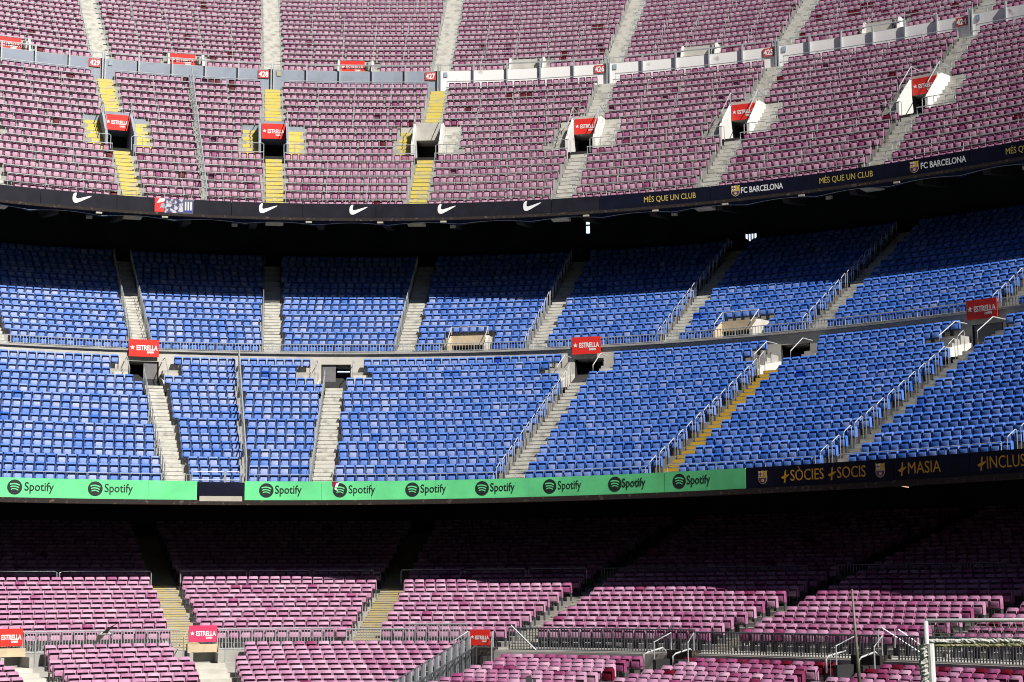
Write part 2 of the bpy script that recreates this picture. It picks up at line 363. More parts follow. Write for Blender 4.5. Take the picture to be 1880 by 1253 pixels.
# faint beams and ribs under the overhangs
for i, px in enumerate(range(-40, 2000, 126)):
    t = TU.th_px(px, 18, 22.5); p = at(TU, t, 0, 0)
    mb = MB(); mb.prism([(15.1, 21.2), (18.7, 22.1), (30.2, 30.2), (30.2, 29.4), (19.0, 21.4), (15.4, 20.9)], -.2, .2)
    o = mb.build("soffit_beam", M['soffit']); o.location, o.rotation_euler[2] = p['loc'], p['rz']
    tag(o, "dark concrete rib under the upper overhang", "beam", "ribs under the upper overhang")

# ------------------------------------------------------------------ stairs in the aisles
def stairs(S, th, k0, k1, hw, mats, label, sub=2, seg=True):
    mb = MB(); n = 2
    for k in range(k0, k1 + 1):
        a, b = S.T.step(th, S.o(k), -hw), S.T.step(th, S.o(k), hw); z0 = S.z(k) + .012
        r = S.r; t = S.t; o0 = S.o(k) - .012
        mb.sweep(S.T, a, b, [(o0, S.z(k) - r * 1.02), (o0, z0), (S.o(k + 1) - .013, z0), (S.o(k + 1) - .013, S.z(k) - r * 1.02)], n, mats=[1, 1, 1, 1])
        mb.sweep(S.T, a, b, [(o0 - .02, z0 - r * .28), (o0 - .02, z0 + .006), (o0 + .2, z0 + .006), (o0 + .2, z0 - r * .28)], n, m=0)
        if k < S.n - 1:
            hz = z0 + r * .5; oh = S.o(k + 1) - t * .5
            mb.sweep(S.T, a, b, [(oh, z0 + .002), (oh, hz), (S.o(k + 1) - .014, hz), (S.o(k + 1) - .014, z0 + .002)], n, mats=[1, 1, 1, 1])
            mb.sweep(S.T, a, b, [(oh - .02, hz - r * .28), (oh - .02, hz + .006), (oh + .2, hz + .006), (oh + .2, hz - r * .28)], n, m=0)
    return tag(mb.build("stairs", mats), label, "stairs", "aisle stairs between the seat blocks")
numbers = {1: '429', 2: '428', 3: '427', 4: '426', 5: '425', 6: '424'}
for i, t in enumerate(TH_U):
    if i in (1, 2, 3):
        stairs(UL, t, 0, 6, .5, [M['yellow'], M['oldyellow']], "yellow painted steps leading up to the doorway below sign %s" % numbers[i])
        stairs(UL, t, 11, 17, .5, [M['yellow'], M['oldyellow']], "yellow painted steps from the doorway roof up to sign %s" % numbers[i])
    else:
        nm = numbers.get(i, 'edge')
        stairs(UL, t, 0, 6, .5, [M['stair'], M['stair2']], "pale concrete steps leading up to the doorway below sign %s" % nm if i in numbers else "pale concrete steps at the far end of the upper tier front")
        stairs(UL, t, 11, 17, .5, [M['stair'], M['stair2']], "pale concrete steps from the doorway roof up to sign %s" % nm if i in numbers else "pale concrete steps at the far end of the upper tier back")
    stairs(UU, t, 0, UU.n - 1, .58, [M['stair'], M['stair']], "cream steps climbing from the wall gap beside sign %s" % numbers[i] if i in numbers else "cream steps at the end of the top terrace")
for i, t in enumerate(TH_MU):
    stairs(MU, t, 0, MU.n - 1, .45, [M['stair'], M['stair']], "concrete steps between shaded blue seat blocks, flight %s from the left" % ['past the edge', 'first', 'second', 'third', 'fourth', 'fifth', 'sixth', 'seventh'][i])
for i, t in enumerate(TH_ML):
    mt = [M['gold'], M['stair']] if i == 3 else [M['stair'], M['stair']]
    lb = ["pale steps below the leftmost red sign of the middle tier", "pale steps below the doorway with the half open grey door", "concrete steps below the central red sign over the blue seats",
          "ochre edged steps between sunlit blue seats", "grey concrete steps down to the navy banner's amber words", "grey steps at the far right of the blue seats"][i]
    stairs(ML, t, 0, 13 if i < 5 else 16, .45, mt, lb)
for i, t in enumerate(TH_LU):
    stairs(LU, t, 0, LU.n - 1, .56 if i < 3 else .42, [M['lowyellow' if i < 3 else 'stair2'], M['stair2']], ["worn yellow steps at the left edge of the lower tier", "worn yellow steps above the pinkish sign", "yellow edged steps behind the grey fence left of the red sign",
        "dark steps right of the dark red sign", "dark steps between purple seat blocks right of centre", "dark steps above the goal frame"][i], seg=False)
for i, t in enumerate(TH_LL):
    stairs(LL, t, 1, 12, .62, [M['lowyellow'], M['pale']], ["cream steps below the bright red sign at the left edge", "cream steps below the pinkish sign"][i])

# ------------------------------------------------------------------ seats
def grid(pts, nx):
    return [(i * nx + j, i * nx + j + 1, (i + 1) * nx + j + 1, (i + 1) * nx + j) for i in range(len(pts) // nx - 1) for j in range(nx - 1)]
def seat_parts(wd, hb, rim=.085, pz0=.40, pz1=.655, pw=.385):
    """moulded shell with a rolled top and side wings, folded pan in front, steel bracket"""
    hw = wd / 2; V = []; xs = [-1, -.975, -.915, -.89, .89, .915, .975, 1]
    prof = [(.075, .36, 0), (.065, .42, 0), (.07, hb - rim - .015, 0), (-.055, hb - rim, 1), (-.042, hb - rim + .012, 1), (.02, hb - .012, 1), (.045, hb, 1), (.085, hb - .012, 1), (.10, hb - .05, 1)]
    for y, z, top in prof:
        for x in xs:
            ax = abs(x); yy = y; zz = z
            if ax > .9 and not top: yy = -.08 if ax < .99 else -.06
            if ax > .9 and top: zz -= .012 if ax < .99 else .04; yy += -.004
            X = x * hw * (1 - .10 * max(0, (z - .6) / .22))
            V.append((X, yy, zz))
    nx = len(xs); F = grid(V, nx); nf = len(prof) * nx
    back = [(x * hw, .085, z) for z in (.36,) for x in xs]
    V += back
    F += [((len(prof) - 1) * nx + j, (len(prof) - 1) * nx + j + 1, nf + j + 1, nf + j) for j in range(nx - 1)]
    F += [tuple([r * nx for r in range(len(prof))] + [nf]), tuple([r * nx + nx - 1 for r in range(len(prof))][::-1] + [nf + nx - 1][::-1])]
    shell = (V, F)
    b = MB(); h = pw / 2; y0 = -.115
    rings = []
    for (z, y, sx) in ((pz0, y0 + .02, .95), (pz0 + .02, y0, 1), (pz1 - .03, y0 + .005, 1), (pz1, y0 + .025, .95), (pz1 - .01, y0 + .055, .95), (pz0, y0 + .055, .95)):
        rings.append([(-h * sx, y, z), (-h * sx * .9, y - (.006 if y < y0 + .02 else 0), z), (h * sx * .9, y - (.006 if y < y0 + .02 else 0), z), (h * sx, y, z)])
    pv = [p for r in rings for p in r]; n = len(rings)
    pf = [(i * 4 + j, i * 4 + j + 1, ((i + 1) % n) * 4 + j + 1, ((i + 1) % n) * 4 + j) for i in range(n) for j in range(3)]
    pf += [tuple(i * 4 for i in range(n))[::-1], tuple(i * 4 + 3 for i in range(n))]
    pan = (pv, pf)
    k = MB()
    k.box(-hw * .98, hw * .98, -.055, -.02, .315, .345)
    for x in (-.15, 0.0, .15): k.box(x - .014, x + .014, -.10, -.07, .33, .40)
    for x in (-hw * .86, hw * .86): k.box(x - .018, x + .018, -.05, .09, 0, .35)
    return {'backrest': shell, 'seat_pan': pan, 'bracket': (k.v, k.f)}
def recalced(v, f):
    import bmesh
    me = bpy.data.meshes.new("t"); me.from_pydata(v, [], f); bm = bmesh.new(); bm.from_mesh(me)
    bmesh.ops.recalc_face_normals(bm, faces=bm.faces)
    sharp = [e for e in bm.edges if len(e.link_faces) == 2 and e.calc_face_angle() > math.radians(40)]
    bmesh.ops.split_edges(bm, edges=sharp); bm.to_mesh(me); bm.free()
    out = ([tuple(p.co) for p in me.vertices], [tuple(p.vertices) for p in me.polygons]); bpy.data.meshes.remove(me); return out
def joined_seats(name, parts, mats, seats, label, cat, group):
    """every further seat of a kind as one mesh: seats = [(x, y, z, rz, tint)]"""
    V = []; loops = []; starts = []; tots = []; mi = []; base = 0
    for pi, pn in enumerate(('backrest', 'seat_pan', 'bracket')):
        v, f = parts[pn]; V += v
        for q in f: starts.append(len(loops)); tots.append(len(q)); loops += [i + base for i in q]; mi.append(pi)
        base += len(v)
    V = np.array(V); N = len(seats); A = np.array(seats)
    c, s = np.cos(A[:, 3])[:, None], np.sin(A[:, 3])[:, None]
    co = np.empty((N, len(V), 3)); co[:, :, 0] = c * V[:, 0] - s * V[:, 1] + A[:, 0:1]; co[:, :, 1] = s * V[:, 0] + c * V[:, 1] + A[:, 1:2]; co[:, :, 2] = V[:, 2] + A[:, 2:3]
    lp = (np.array(loops)[None] + (np.arange(N) * len(V))[:, None]).ravel()
    st = (np.array(starts)[None] + (np.arange(N) * len(loops))[:, None]).ravel()
    me = bpy.data.meshes.new(name); me.vertices.add(N * len(V)); me.vertices.foreach_set("co", co.astype(np.float32).ravel())
    me.loops.add(len(lp)); me.loops.foreach_set("vertex_index", lp.astype(np.int32))
    me.polygons.add(len(st)); me.polygons.foreach_set("loop_start", st.astype(np.int32)); me.polygons.foreach_set("loop_total", np.tile(tots, N).astype(np.int32))
    for m in mats: me.materials.append(m)
    me.polygons.foreach_set("material_index", np.tile(mi, N).astype(np.int32))
    a = me.attributes.new("tint", 'FLOAT', 'POINT'); a.data.foreach_set("value", np.repeat(A[:, 4], len(V)).astype(np.float32))
    me.update(calc_edges=True)
    o = bpy.data.objects.new(name, me); C.objects.link(o)
    return tag(o, label, cat, group, 'stuff')
def row_seats(S, k, blocks, pitch, back, notches=(), gap5=0.0):
    """seat positions of row k: blocks are (theta0, theta1) already cleared of the aisles"""
    out = []; off = S.o(k) + back if S.t > 0 else S.o(k) + S.t + back
    for (a, b) in blocks:
        A, B = float(S.T.arc(a, off)), float(S.T.arc(b, off)); n = int((B - A) / pitch + .15)
        if gap5: n = int((B - A) / (pitch + gap5 / 5) + .1)
        if n < 1: continue
        use = n * pitch + gap5 * ((n - 1) // 5); s0 = A + (B - A - use) / 2
        for i in range(n):
            u = s0 + pitch * (i + .5) + gap5 * (i // 5); th = float(S.T.th_of_arc(u, off))
            if any(r0 <= k <= r1 and abs(u - float(S.T.arc(t, off))) < hw + pitch * .45 for (t, hw, r0, r1) in notches): continue
            x, y, z = S.T.P(th, off, S.z(k)); px, py = proj((x, y, z + .6))
            if -340 < px < 2260 and py < 1300 and py > -90: out.append((x, y, z, -th, px, py, k, th))
    return out
def blocks_of(S, k, aisles, hw, lim):
    off = S.o(k); th = [lim[0]]
    for t in aisles:
        if lim[0] < t < lim[1]: th += [S.T.step(t, off, -hw), S.T.step(t, off, hw)]
    th.append(lim[1])
    return [(th[i], th[i + 1]) for i in range(0, len(th), 2) if th[i + 1] > th[i]]
def split_at(S, k, bl, th, hw):
    out = []
    for a, b in bl: out += [(a, S.T.step(th, S.o(k), -hw)), (S.T.step(th, S.o(k), hw), b)] if a < th < b else [(a, b)]
    return out
DIV_U = TU.th_px(362, 24, 28); DIV_M = TM.th_px(443, 8, 8)
upper, blue, low = [], [], []
NU = [(t, 1.98, 7, 10) for t in TH_U]
for k in range(UL.n):
    for q in row_seats(UL, k, split_at(UL, k, blocks_of(UL, k, TH_U, .62, (UL.t0, UL.t1)), DIV_U, .08), .436, .62, NU, .07): upper.append(q + ('UL',))
for k in range(UU.n):
    upper += [q + ('UU',) for q in row_seats(UU, k, blocks_of(UU, k, TH_U, .68, (UU.t0, UU.t1)), .436, .60, [(t2, 1.35, 0, 1) for t2 in [TU.th_px(x, 33 * KU, 35.3 * KU) for x in (20, 341, 653, 968, 1285, 1620)]], .07)]
NM = [(t, 1.70, 14, 15) for t in VML] + [(t, 1.15, 16, 16) for t in VML] + [(t, .62, 13, 13) for t in VML]
for k in range(ML.n):
    for q in row_seats(ML, k, split_at(ML, k, blocks_of(ML, k, TH_ML, .52, (ML.t0, ML.t1)) if k < 16 else [(ML.t0, ML.t1)], DIV_M, .09), .473, .56, NM):
        blue.append(q + ('ML',))
for k in range(MU.n):
    blue += [q + ('MU',) for q in row_seats(MU, k, blocks_of(MU, k, TH_MU, .52, (MU.t0, MU.t1)), .473, .55, [(t, 1.25, 0, 2) for t in VMU])]
for k in range(LU.n):
    low += [q + ('LU',) for q in row_seats(LU, k, blocks_of(LU, k, TH_LU, .60, (LU.t0, LU.t1)), .495, .52, (), .0)]
for k in range(LL.n):
    low += [q + ('LL',) for q in row_seats(LL, k, blocks_of(LL, k, TH_LL, .70 if k > 2 else 1.3, (LL.t0, LL.t1 - .004 * k)), .495, .52)]
for k in range(RL.n):
    low += [q + ('RL',) for q in row_seats(RL, k, blocks_of(RL, k, TH_RL, .55 if k > 2 else .95, (RL.t0 - .004 * k, RL.t1)), .495, .52)]

def tints(q, kind):
    x, y, z, rz, px, py, k, th, sec = q
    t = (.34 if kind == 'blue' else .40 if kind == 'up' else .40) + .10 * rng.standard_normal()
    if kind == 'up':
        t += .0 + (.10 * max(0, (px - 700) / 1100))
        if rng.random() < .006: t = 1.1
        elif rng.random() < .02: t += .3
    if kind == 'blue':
        t += .24 * min(1, max(0, (px - 500) / 900))  # deeper to the right: shade on those seat fronts put into the colour
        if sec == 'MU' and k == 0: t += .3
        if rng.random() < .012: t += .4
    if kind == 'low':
        t += .16 * min(1, max(0, (px - 700) / 800))  # darker rightward too, weaker grazing sun painted into the tint
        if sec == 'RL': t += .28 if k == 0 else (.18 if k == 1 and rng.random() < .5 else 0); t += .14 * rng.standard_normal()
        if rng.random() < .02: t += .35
    return max(0, t)
REDS = [(56, 57), (395, 154), (885, 89), (1097, 50), (1105, 91), (1034, 104), (940, 172), (957, 171), (969, 171), (1592, 9), (1570, 23), (1504, 33), (1680, 25), (427, 157), (372, 10), (329, 325)]
def near_red(q): return any(abs(q[4] - a) < 8 and abs(q[5] - b) < 6 for a, b in REDS)
seat_kinds = {
 'up': (upper, seat_parts(.395, .78, .04, .38, .665, .285), [MARU, MARPAN, M['bracket']], 'pink_seat'),
 'blue': (blue, seat_parts(.435, .82, .085, .40, .64, .305), [BLUE, BLUEPAN, M['bracket']], 'blue_seat'),
 'low': (low, seat_parts(.455, .82, .115, .40, .62, .35), [MAR, MARPAN, M['bracket']], 'maroon_seat'),
}
OPEN = [(371, 152), (394, 252), (390, 326), (1097, 84), (1350, 150), (1222, 176), (1318, 178), (1116, 198), (692, 211), (838, 309), (1680, 113), (1516, 128), (1470, 14), (1670, 26)]
TINTS = [.08, .2, .3, .36, .42, .5, .62, .8, 1.1]
def block_no(th, aisles): return sum(1 for a in aisles if th > a)
ORD = ['first', 'second', 'third', 'fourth', 'fifth', 'sixth', 'seventh', 'eighth', 'ninth']
for kind, (seats, parts, mats, nm) in seat_kinds.items():
    parts = {k: recalced(*v) for k, v in parts.items()}
    vis = []
    for i, q in enumerate(seats):
        inside = 4 < q[4] < 1876 and (q[5] < 1243) and q[5] > 8
        if kind == 'blue': ok = inside and q[8] == 'ML' and 1 <= q[6] <= 3
        elif kind == 'up': ok = inside and q[8] == 'UL' and 1 <= q[6] <= 3
        else: ok = inside and q[8] in ('LL', 'RL') and (q[6] > 0)
        if ok: vis.append((math.dist(q[:3], (0, 0, 0)), i))
    opened = set()
    if kind == 'up': opened = set(min(range(len(seats)), key=lambda i: (seats[i][4] - a) ** 2 + (seats[i][5] - b) ** 2) for a, b in OPEN)
    vis.sort(); single = set(i for d, i in vis[:300])
    rest = []
    protos = {}
    for tv in TINTS:
        ms = {}
        for pi, pn in enumerate(('backrest', 'seat_pan', 'bracket')):
            v, f = parts[pn]; me = bpy.data.meshes.new(pn); me.from_pydata(v, [], f); me.materials.append(mats[pi]); me.polygons.foreach_set('use_smooth', [True] * len(f))
            a = me.attributes.new("tint", 'FLOAT', 'POINT'); a.data.foreach_set("value", [tv] * len(v)); ms[pn] = me
        protos[tv] = ms
    if opened:
        pv, pf = parts['seat_pan']; om = bpy.data.meshes.new("seat_pan"); om.from_pydata([(x, -.08 - (z - .38), .40 + (y + .1)) for x, y, z in pv], [], [f[::-1] for f in pf]); om.materials.append(mats[1])
        a = om.attributes.new("tint", 'FLOAT', 'POINT'); a.data.foreach_set("value", [.2] * len(pv))
    for i, q in enumerate(seats):
        if i in opened:
            o = thing(nm, "pink seat left folded down among upright pink seats of the upper tiers", "seat", "pink seats left folded down", q[:3], q[3])
            for pn in ('backrest', 'seat_pan', 'bracket'):
                c = bpy.data.objects.new(pn, om if pn == 'seat_pan' else protos[.36][pn]); C.objects.link(c); c.parent = o
            continue
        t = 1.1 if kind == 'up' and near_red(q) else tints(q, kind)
        if i not in single: rest.append((q[0], q[1], q[2], q[3], t)); continue
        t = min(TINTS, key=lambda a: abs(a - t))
        if kind == 'blue':
            j = block_no(q[7], sorted(TH_ML + [DIV_M]))
            lb = "blue folding seat in the front rows above the banner, %s block from the left" % ORD[j]; gp = "blue seats in the front rows above the banner, %s block" % ORD[j]
        elif kind == 'up':
            j = block_no(q[7], TH_U) - 1
            lb = "pink folding seat in the front rows above the black fascia, %s block from the left" % ORD[max(j, 0)]; gp = "pink seats in the front rows of the upper tier, %s block" % ORD[max(j, 0)]
        else:
            if q[8] == 'LL': j = block_no(q[7], TH_LL); lb = "faded pink folding seat near the bottom edge, left of the glass railing, %s block" % ORD[j]; gp = "faded pink seats left of the glass railing, %s block" % ORD[j]
            else: j = block_no(q[7], TH_RL); lb = "purple pink folding seat in the lowest rows right of the glass railing, %s block" % ORD[j]; gp = "purple pink seats right of the glass railing, %s block" % ORD[j]
        o = thing(nm, lb, "seat", gp, q[:3], q[3])
        for pn in ('backrest', 'seat_pan', 'bracket'):
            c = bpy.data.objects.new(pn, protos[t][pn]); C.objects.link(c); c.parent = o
    lab = {'up': "hundreds of faded pink folding seats filling the upper tier blocks", 'blue': "hundreds of blue folding seats filling the middle tier blocks",
           'low': "hundreds of pink folding seats filling the lower tier blocks"}[kind]
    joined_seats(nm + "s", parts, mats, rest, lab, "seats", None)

# ------------------------------------------------------------------ fascia banners
def strip(name, T, t0, t1, off, z0, z1, mt, parent=None, thick=.05, n=None, wob=0):
    mb = MB(); mb.sweep(T, t0, t1, [(off - thick, z0), (off, z0), (off, z1), (off - thick, z1)], n or max(6, int((t1 - t0) / .003)))
    return mb.build(name, mt, parent)
def flat_on(T, th, off, z, polys, name, mts, parent, thick=.002):
    """flat logo pieces [(poly in (u, h), material index, lift)] bent onto the banner face"""
    mb = MB()
    for poly, mi, lift in polys:
        n = len(poly); v = [(u, h, lift + thick) for u, h in poly] + [(u, h, lift) for u, h in poly]
        mb.add(bend(T, th, off, z, v), [tuple(range(n)), tuple(range(n, 2 * n))[::-1]] + [(i, (i + 1) % n, n + (i + 1) % n, n + i) for i in range(n)], mi)
    return mb.build(name, mts, parent)
def write_on(T, th, off, z, s, size, mt, parent, bold=0.0, xs=1.0, space=1.0, lift=.0015, width=None):
    v, f, wd = text_mesh(s, size, bold, xs, .002, space)
    if width: v = [(x * width / wd, y, zz) for x, y, zz in v]
    mb = MB(); mb.add(bend(T, th, off, z, [(x, y, lift + zz) for x, y, zz in v]), f)
    return mb.build("lettering", mt, parent)
F1o = F1_OFF - .05
def u1(px): return TU.th_px(px, F1o - .06, 21.4)
def u2(px): return TM.th_px(px, -.06, 4.4)
def edge_beam(T, t0, t1, off, z0, z1, label):
    mb = MB(); mb.sweep(T, t0, t1, [(off - .12, z0), (off + .3, z0), (off + .3, z1), (off - .12, z1)]); tag(mb.build("edge_beam", M['rust']), label, "beam")
edge_beam(TU, -.56, .86, F1_OFF, F1_Z0 - .17, F1_Z0 - .012, "thin rusty edge beam under the upper fascia banners")
edge_beam(TM, -.75, 1.06, 0, F2_Z0 - .22, F2_Z0 - .012, "thin rusty edge beam under the lower banners")
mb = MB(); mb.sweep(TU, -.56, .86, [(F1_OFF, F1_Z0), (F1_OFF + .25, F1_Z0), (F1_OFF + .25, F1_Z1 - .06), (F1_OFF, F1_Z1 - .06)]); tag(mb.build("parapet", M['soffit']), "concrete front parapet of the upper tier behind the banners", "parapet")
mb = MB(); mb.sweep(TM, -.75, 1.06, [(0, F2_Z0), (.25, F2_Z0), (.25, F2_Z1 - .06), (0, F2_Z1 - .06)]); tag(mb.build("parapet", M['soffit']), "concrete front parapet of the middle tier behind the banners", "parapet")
# upper black banner with white swooshes
b1 = thing("fascia_banner", "long black banner with white tick shaped logos along the upper tier front", "banner")
cuts = [-160, 75, 122, 215, 284]; edges = [(-160, 75), (75, 215), (215, 284), (356, 425), (425, 556), (556, 690), (690, 830), (830, 960), (960, 1012), (1012, 1100)]
for i, (a, b) in enumerate(edges): strip("vinyl_panel", TU, u1(a) + .0003, u1(b) - .0003, F1_OFF - .005 * (i % 2), F1_Z0, F1_Z1, M['black'], b1)
def swoosh(S):
    out = [(0.04, .42), (.0, .2), (.04, .04), (.14, 0), (.26, .03), (1.0, .43), (.30, .22), (.21, .2), (.15, .24), (.16, .34), (.2, .48)]
    return [(x * S, y * S) for x, y in out]
def smooth_poly(p, n=3):
    for _ in range(n):
        q = []
        for i in range(len(p)):
            a, b = p[i], p[(i + 1) % len(p)]; q += [(a[0] * .75 + b[0] * .25, a[1] * .75 + b[1] * .25), (a[0] * .25 + b[0] * .75, a[1] * .25 + b[1] * .75)]
        p = q
    return p
for px in (133, 475, 641, 803, 960):
    flat_on(TU, u1(px), F1_OFF - .0565, F1_Z0 + .2, [(smooth_poly(swoosh(1.28), 2), 0, 0)], "logo", [M['wink']], b1)
# posters
ps = thing("poster", "red poster with a white and grey figure on the upper tier front", "poster"); strip("sheet", TU, u1(284), u1(302), F1_OFF - .012, F1_Z0 + .02, F1_Z1 - .0, M['post1'], ps)
flat_on(TU, u1(286), F1_OFF - .064, F1_Z0 + .1, [([(.05, .42), (.2, .7), (.5, .72), (.48, .55), (.3, .5)], 0, 0), ([(.2, .1), (.35, .45), (.5, .4), (.48, .12), (.33, .2)], 1, .002)], "print", [M['wink'], M['plate']], ps)
ps = thing("poster", "blue and white mottled poster beside the red one on the upper tier front", "poster"); strip("sheet", TU, u1(302.4), u1(336), F1_OFF - .01, F1_Z0 + .0, F1_Z1 - .02, M['post2'], ps)
ps = thing("poster", "poster with dark and white upright stripes on the upper tier front", "poster"); strip("sheet", TU, u1(336.4), u1(355), F1_OFF - .013, F1_Z0 + .0, F1_Z1 - .02, M['post3'], ps)
flat_on(TU, u1(338), F1_OFF - .065, F1_Z0 + .08, [([(x, .1), (x + .07, .1), (x + .07, .6), (x, .6)], 0, 0) for x in (.05, .2, .35)] + [([(0, 0), (.48, 0), (.46, .12), (.02, .1)], 1, .002)], "print", [M['wink'], M['blueink']], ps)
def crest(S):
    w_ = .40 * S; h = .5 * S
    out = [(-w_, h), (-w_ * .5, h * .92), (0, h), (w_ * .5, h * .92), (w_, h), (w_ * .9, h * .55), (w_, 0), (w_ * .95, -h * .45), (w_ * .55, -h * .85), (0, -h), (-w_ * .55, -h * .85), (-w_ * .95, -h * .45), (-w_, 0), (-w_ * .9, h * .55)]
    i_ = .88; P = [(out, 0, 0)]
    P.append(([(-w_ * .82, h * .85), (-w_ * .04, h * .88), (-w_ * .04, h * .2), (-w_ * .8, h * .2)], 1, .002))                 # white quarter with cross
    P.append(([(-w_ * .5, h * .86), (-w_ * .36, h * .86), (-w_ * .36, h * .2), (-w_ * .5, h * .2)], 2, .004)); P.append(([(-w_ * .8, h * .6), (-w_ * .04, h * .6), (-w_ * .04, h * .44), (-w_ * .8, h * .44)], 2, .005))
    for j in range(2): P.append(([(w_ * (.25 + .3 * j), h * .86), (w_ * (.37 + .3 * j), h * .86), (w_ * (.37 + .3 * j), h * .2), (w_ * (.25 + .3 * j), h * .2)], 3, .003))
    low_ = [(-w_ * .88, -h * .06), (w_ * .88, -h * .06), (w_ * .82, -h * .45), (w_ * .48, -h * .76), (0, -h * .9), (-w_ * .48, -h * .76), (-w_ * .82, -h * .45)]
    P.append((low_, 4, .002))
    for x in (-.5, 0.02, .5): P.append(([(w_ * (x - .1), -h * .08), (w_ * (x + .1), -h * .08), (w_ * (x + .08), -h * .66), (w_ * (x - .08), -h * .66)], 2, .004))
    P.append((disc(0, -h * .45, w_ * .3, 12), 0, .006))
    return P
CR = [M['yink'], M['wink'], M['crimson'], M['oink'], M['blueink']]
b2 = thing("fascia_banner", "navy banner with gold and white club slogans along the upper tier front", "banner")
for i, (a, b) in enumerate([(1100, 1212), (1212, 1304), (1304, 1395), (1395, 1490), (1490, 1584), (1584, 1680), (1680, 1780), (1780, 1880), (1880, 2040)]):
    strip("vinyl_panel", TU, u1(a) + .0002, u1(b) - .0002, F1_OFF - .004 * (i % 2), F1_Z0, F1_Z1, M['navy'], b2)
def wid(T, a, b, off, z): return float(T.arc(T.th_px(b, off, z), off) - T.arc(T.th_px(a, off, z), off))
for (a, b) in ((1182, 1277), (1504, 1602), (1846, 1946)):
    write_on(TU, u1(a), F1_OFF - .0565, F1_Z0 + .26, "MÉS QUE UN CLUB", .46, M['yink'], b2, .0, width=wid(TU, a, b, F1o, 21.4))
for (c_, a, b) in ((1350, 1360, 1437), (1678, 1690, 1773)):
    write_on(TU, u1(a), F1_OFF - .0565, F1_Z0 + .26, "FC BARCELONA", .46, M['wink'], b2, .008, width=wid(TU, a, b, F1o, 21.4))
    flat_on(TU, u1(c_), F1_OFF - .0565, F1_Z0 + .42, crest(.62), "crest", CR, b2)
# lower green banners
b3 = thing("fascia_banner", "green banner left of the dark gap along the middle tier front", "banner")
for i, (a, b) in enumerate([(-160, 168), (168, 272), (272, 362)]): strip("vinyl_panel", TM, u2(a) + .0002, u2(b) - .0002, -.004 * (i % 2), F2_Z0, F2_Z1, M['green'], b3)
b4 = thing("fascia_banner", "long green banner right of the dark gap along the middle tier front", "banner")
for i, (a, b) in enumerate([(449, 590), (590, 682), (682, 800), (800, 872), (872, 971), (971, 1090), (1090, 1220), (1220, 1369)]): strip("vinyl_panel", TM, u2(a) + .0002, u2(b) - .0002, -.004 * (i % 2), F2_Z0, F2_Z1, M['green'], b4)
def round_logo(R):
    P = [(disc(0, 0, R, 36), 0, 0)]
    for (z, wd_, th_) in ((.34, .62, .17), (.0, .54, .15), (-.32, .46, .13)):
        pts = [(R * wd_ * (-1 + 2 * i / 8) * 1.05, R * (z + .16 * (1 - (-1 + 2 * i / 8) ** 2) - .10 * (i / 8))) for i in range(9)]
        v, f = quadstrip(pts, R * th_)
        for q in f: P.append(([v[j] for j in q], 1, .004))
    return P
for (lx, wx, wx2, b_) in ((27, 45, 99, b3), (175, 192, 244, b3), (489, 505, 554, b4), (624, 640, 689, b4), (757, 772, 819, b4), (885, 900, 945, b4), (1009, 1024, 1067, b4), (1129, 1142, 1185, b4), (1247, 1261, 1304, b4)):
    flat_on(TM, u2(lx), -.0565, F2_Z0 + .44, round_logo(.325), "logo", [M['ink'], M['green']], b_)
    write_on(TM, u2(wx), -.0565, F2_Z0 + .30, "Spotify", .53, M['ink'], b_, .006, width=wid(TM, wx, wx2, 0, 4.4))
    write_on(TM, u2(wx2 + 1.5), -.0565, F2_Z0 + .58, "·", .2, M['ink'], b_)
# torn corner showing maroon
tag(flat_on(TM, u2(609), -.0565, F2_Z0 + .42, [([(0, .42), (.02, .22), (.12, .08), (.2, .2), (.22, .34), (.36, .42)], 0, 0), ([(.12, .08), (.15, .05), (.3, -.05), (.22, .1), (.36, .4), (.2, .33)], 1, .002)], "torn_flap", [M['crimson'], M['wink']], b4))
b5 = thing("fascia_banner", "black navy banner with amber words and crests at the right of the middle tier front", "banner")
for i, (a, b) in enumerate([(1369.5, 1500), (1500, 1640), (1640, 1780), (1780, 2040)]): strip("vinyl_panel", TM, u2(a) + .0002, u2(b) - .0002, -.004 * (i % 2), F2_Z0 - .02, F2_Z1, M['navy'], b5)
for c_ in (1400, 1616): flat_on(TM, u2(c_), -.0565, F2_Z0 + .42, crest(.56), "crest", CR, b5)
def plus(S): return [(-.9, -.12), (-.55, -.42), (-.18, -.36), (-.3, -1.0), (.02, -.95), (.12, -.3), (.95, .16), (.9, .32), (.2, .14), (.3, .95), (.0, .85), (-.16, .1)]
for (a, wa, wb, s_) in ((1441, 1451, 1512, "SÒCIES"), (1527, 1537, 1589, "SOCIS"), (1656, 1667, 1727, "MASIA"), (1802, 1812, 1905, "INCLUSIÓ")):
    flat_on(TM, u2(a), -.0565, F2_Z0 + .42, [([(x * .21, z * .27) for x, z in plus(1)], 0, 0)], "plus_mark", [M['oink']], b5)
    write_on(TM, u2(wa), -.0565, F2_Z0 + .22, s_, .64, M['oink'], b5, 0, width=wid(TM, wa, wb, 0, 4.4))
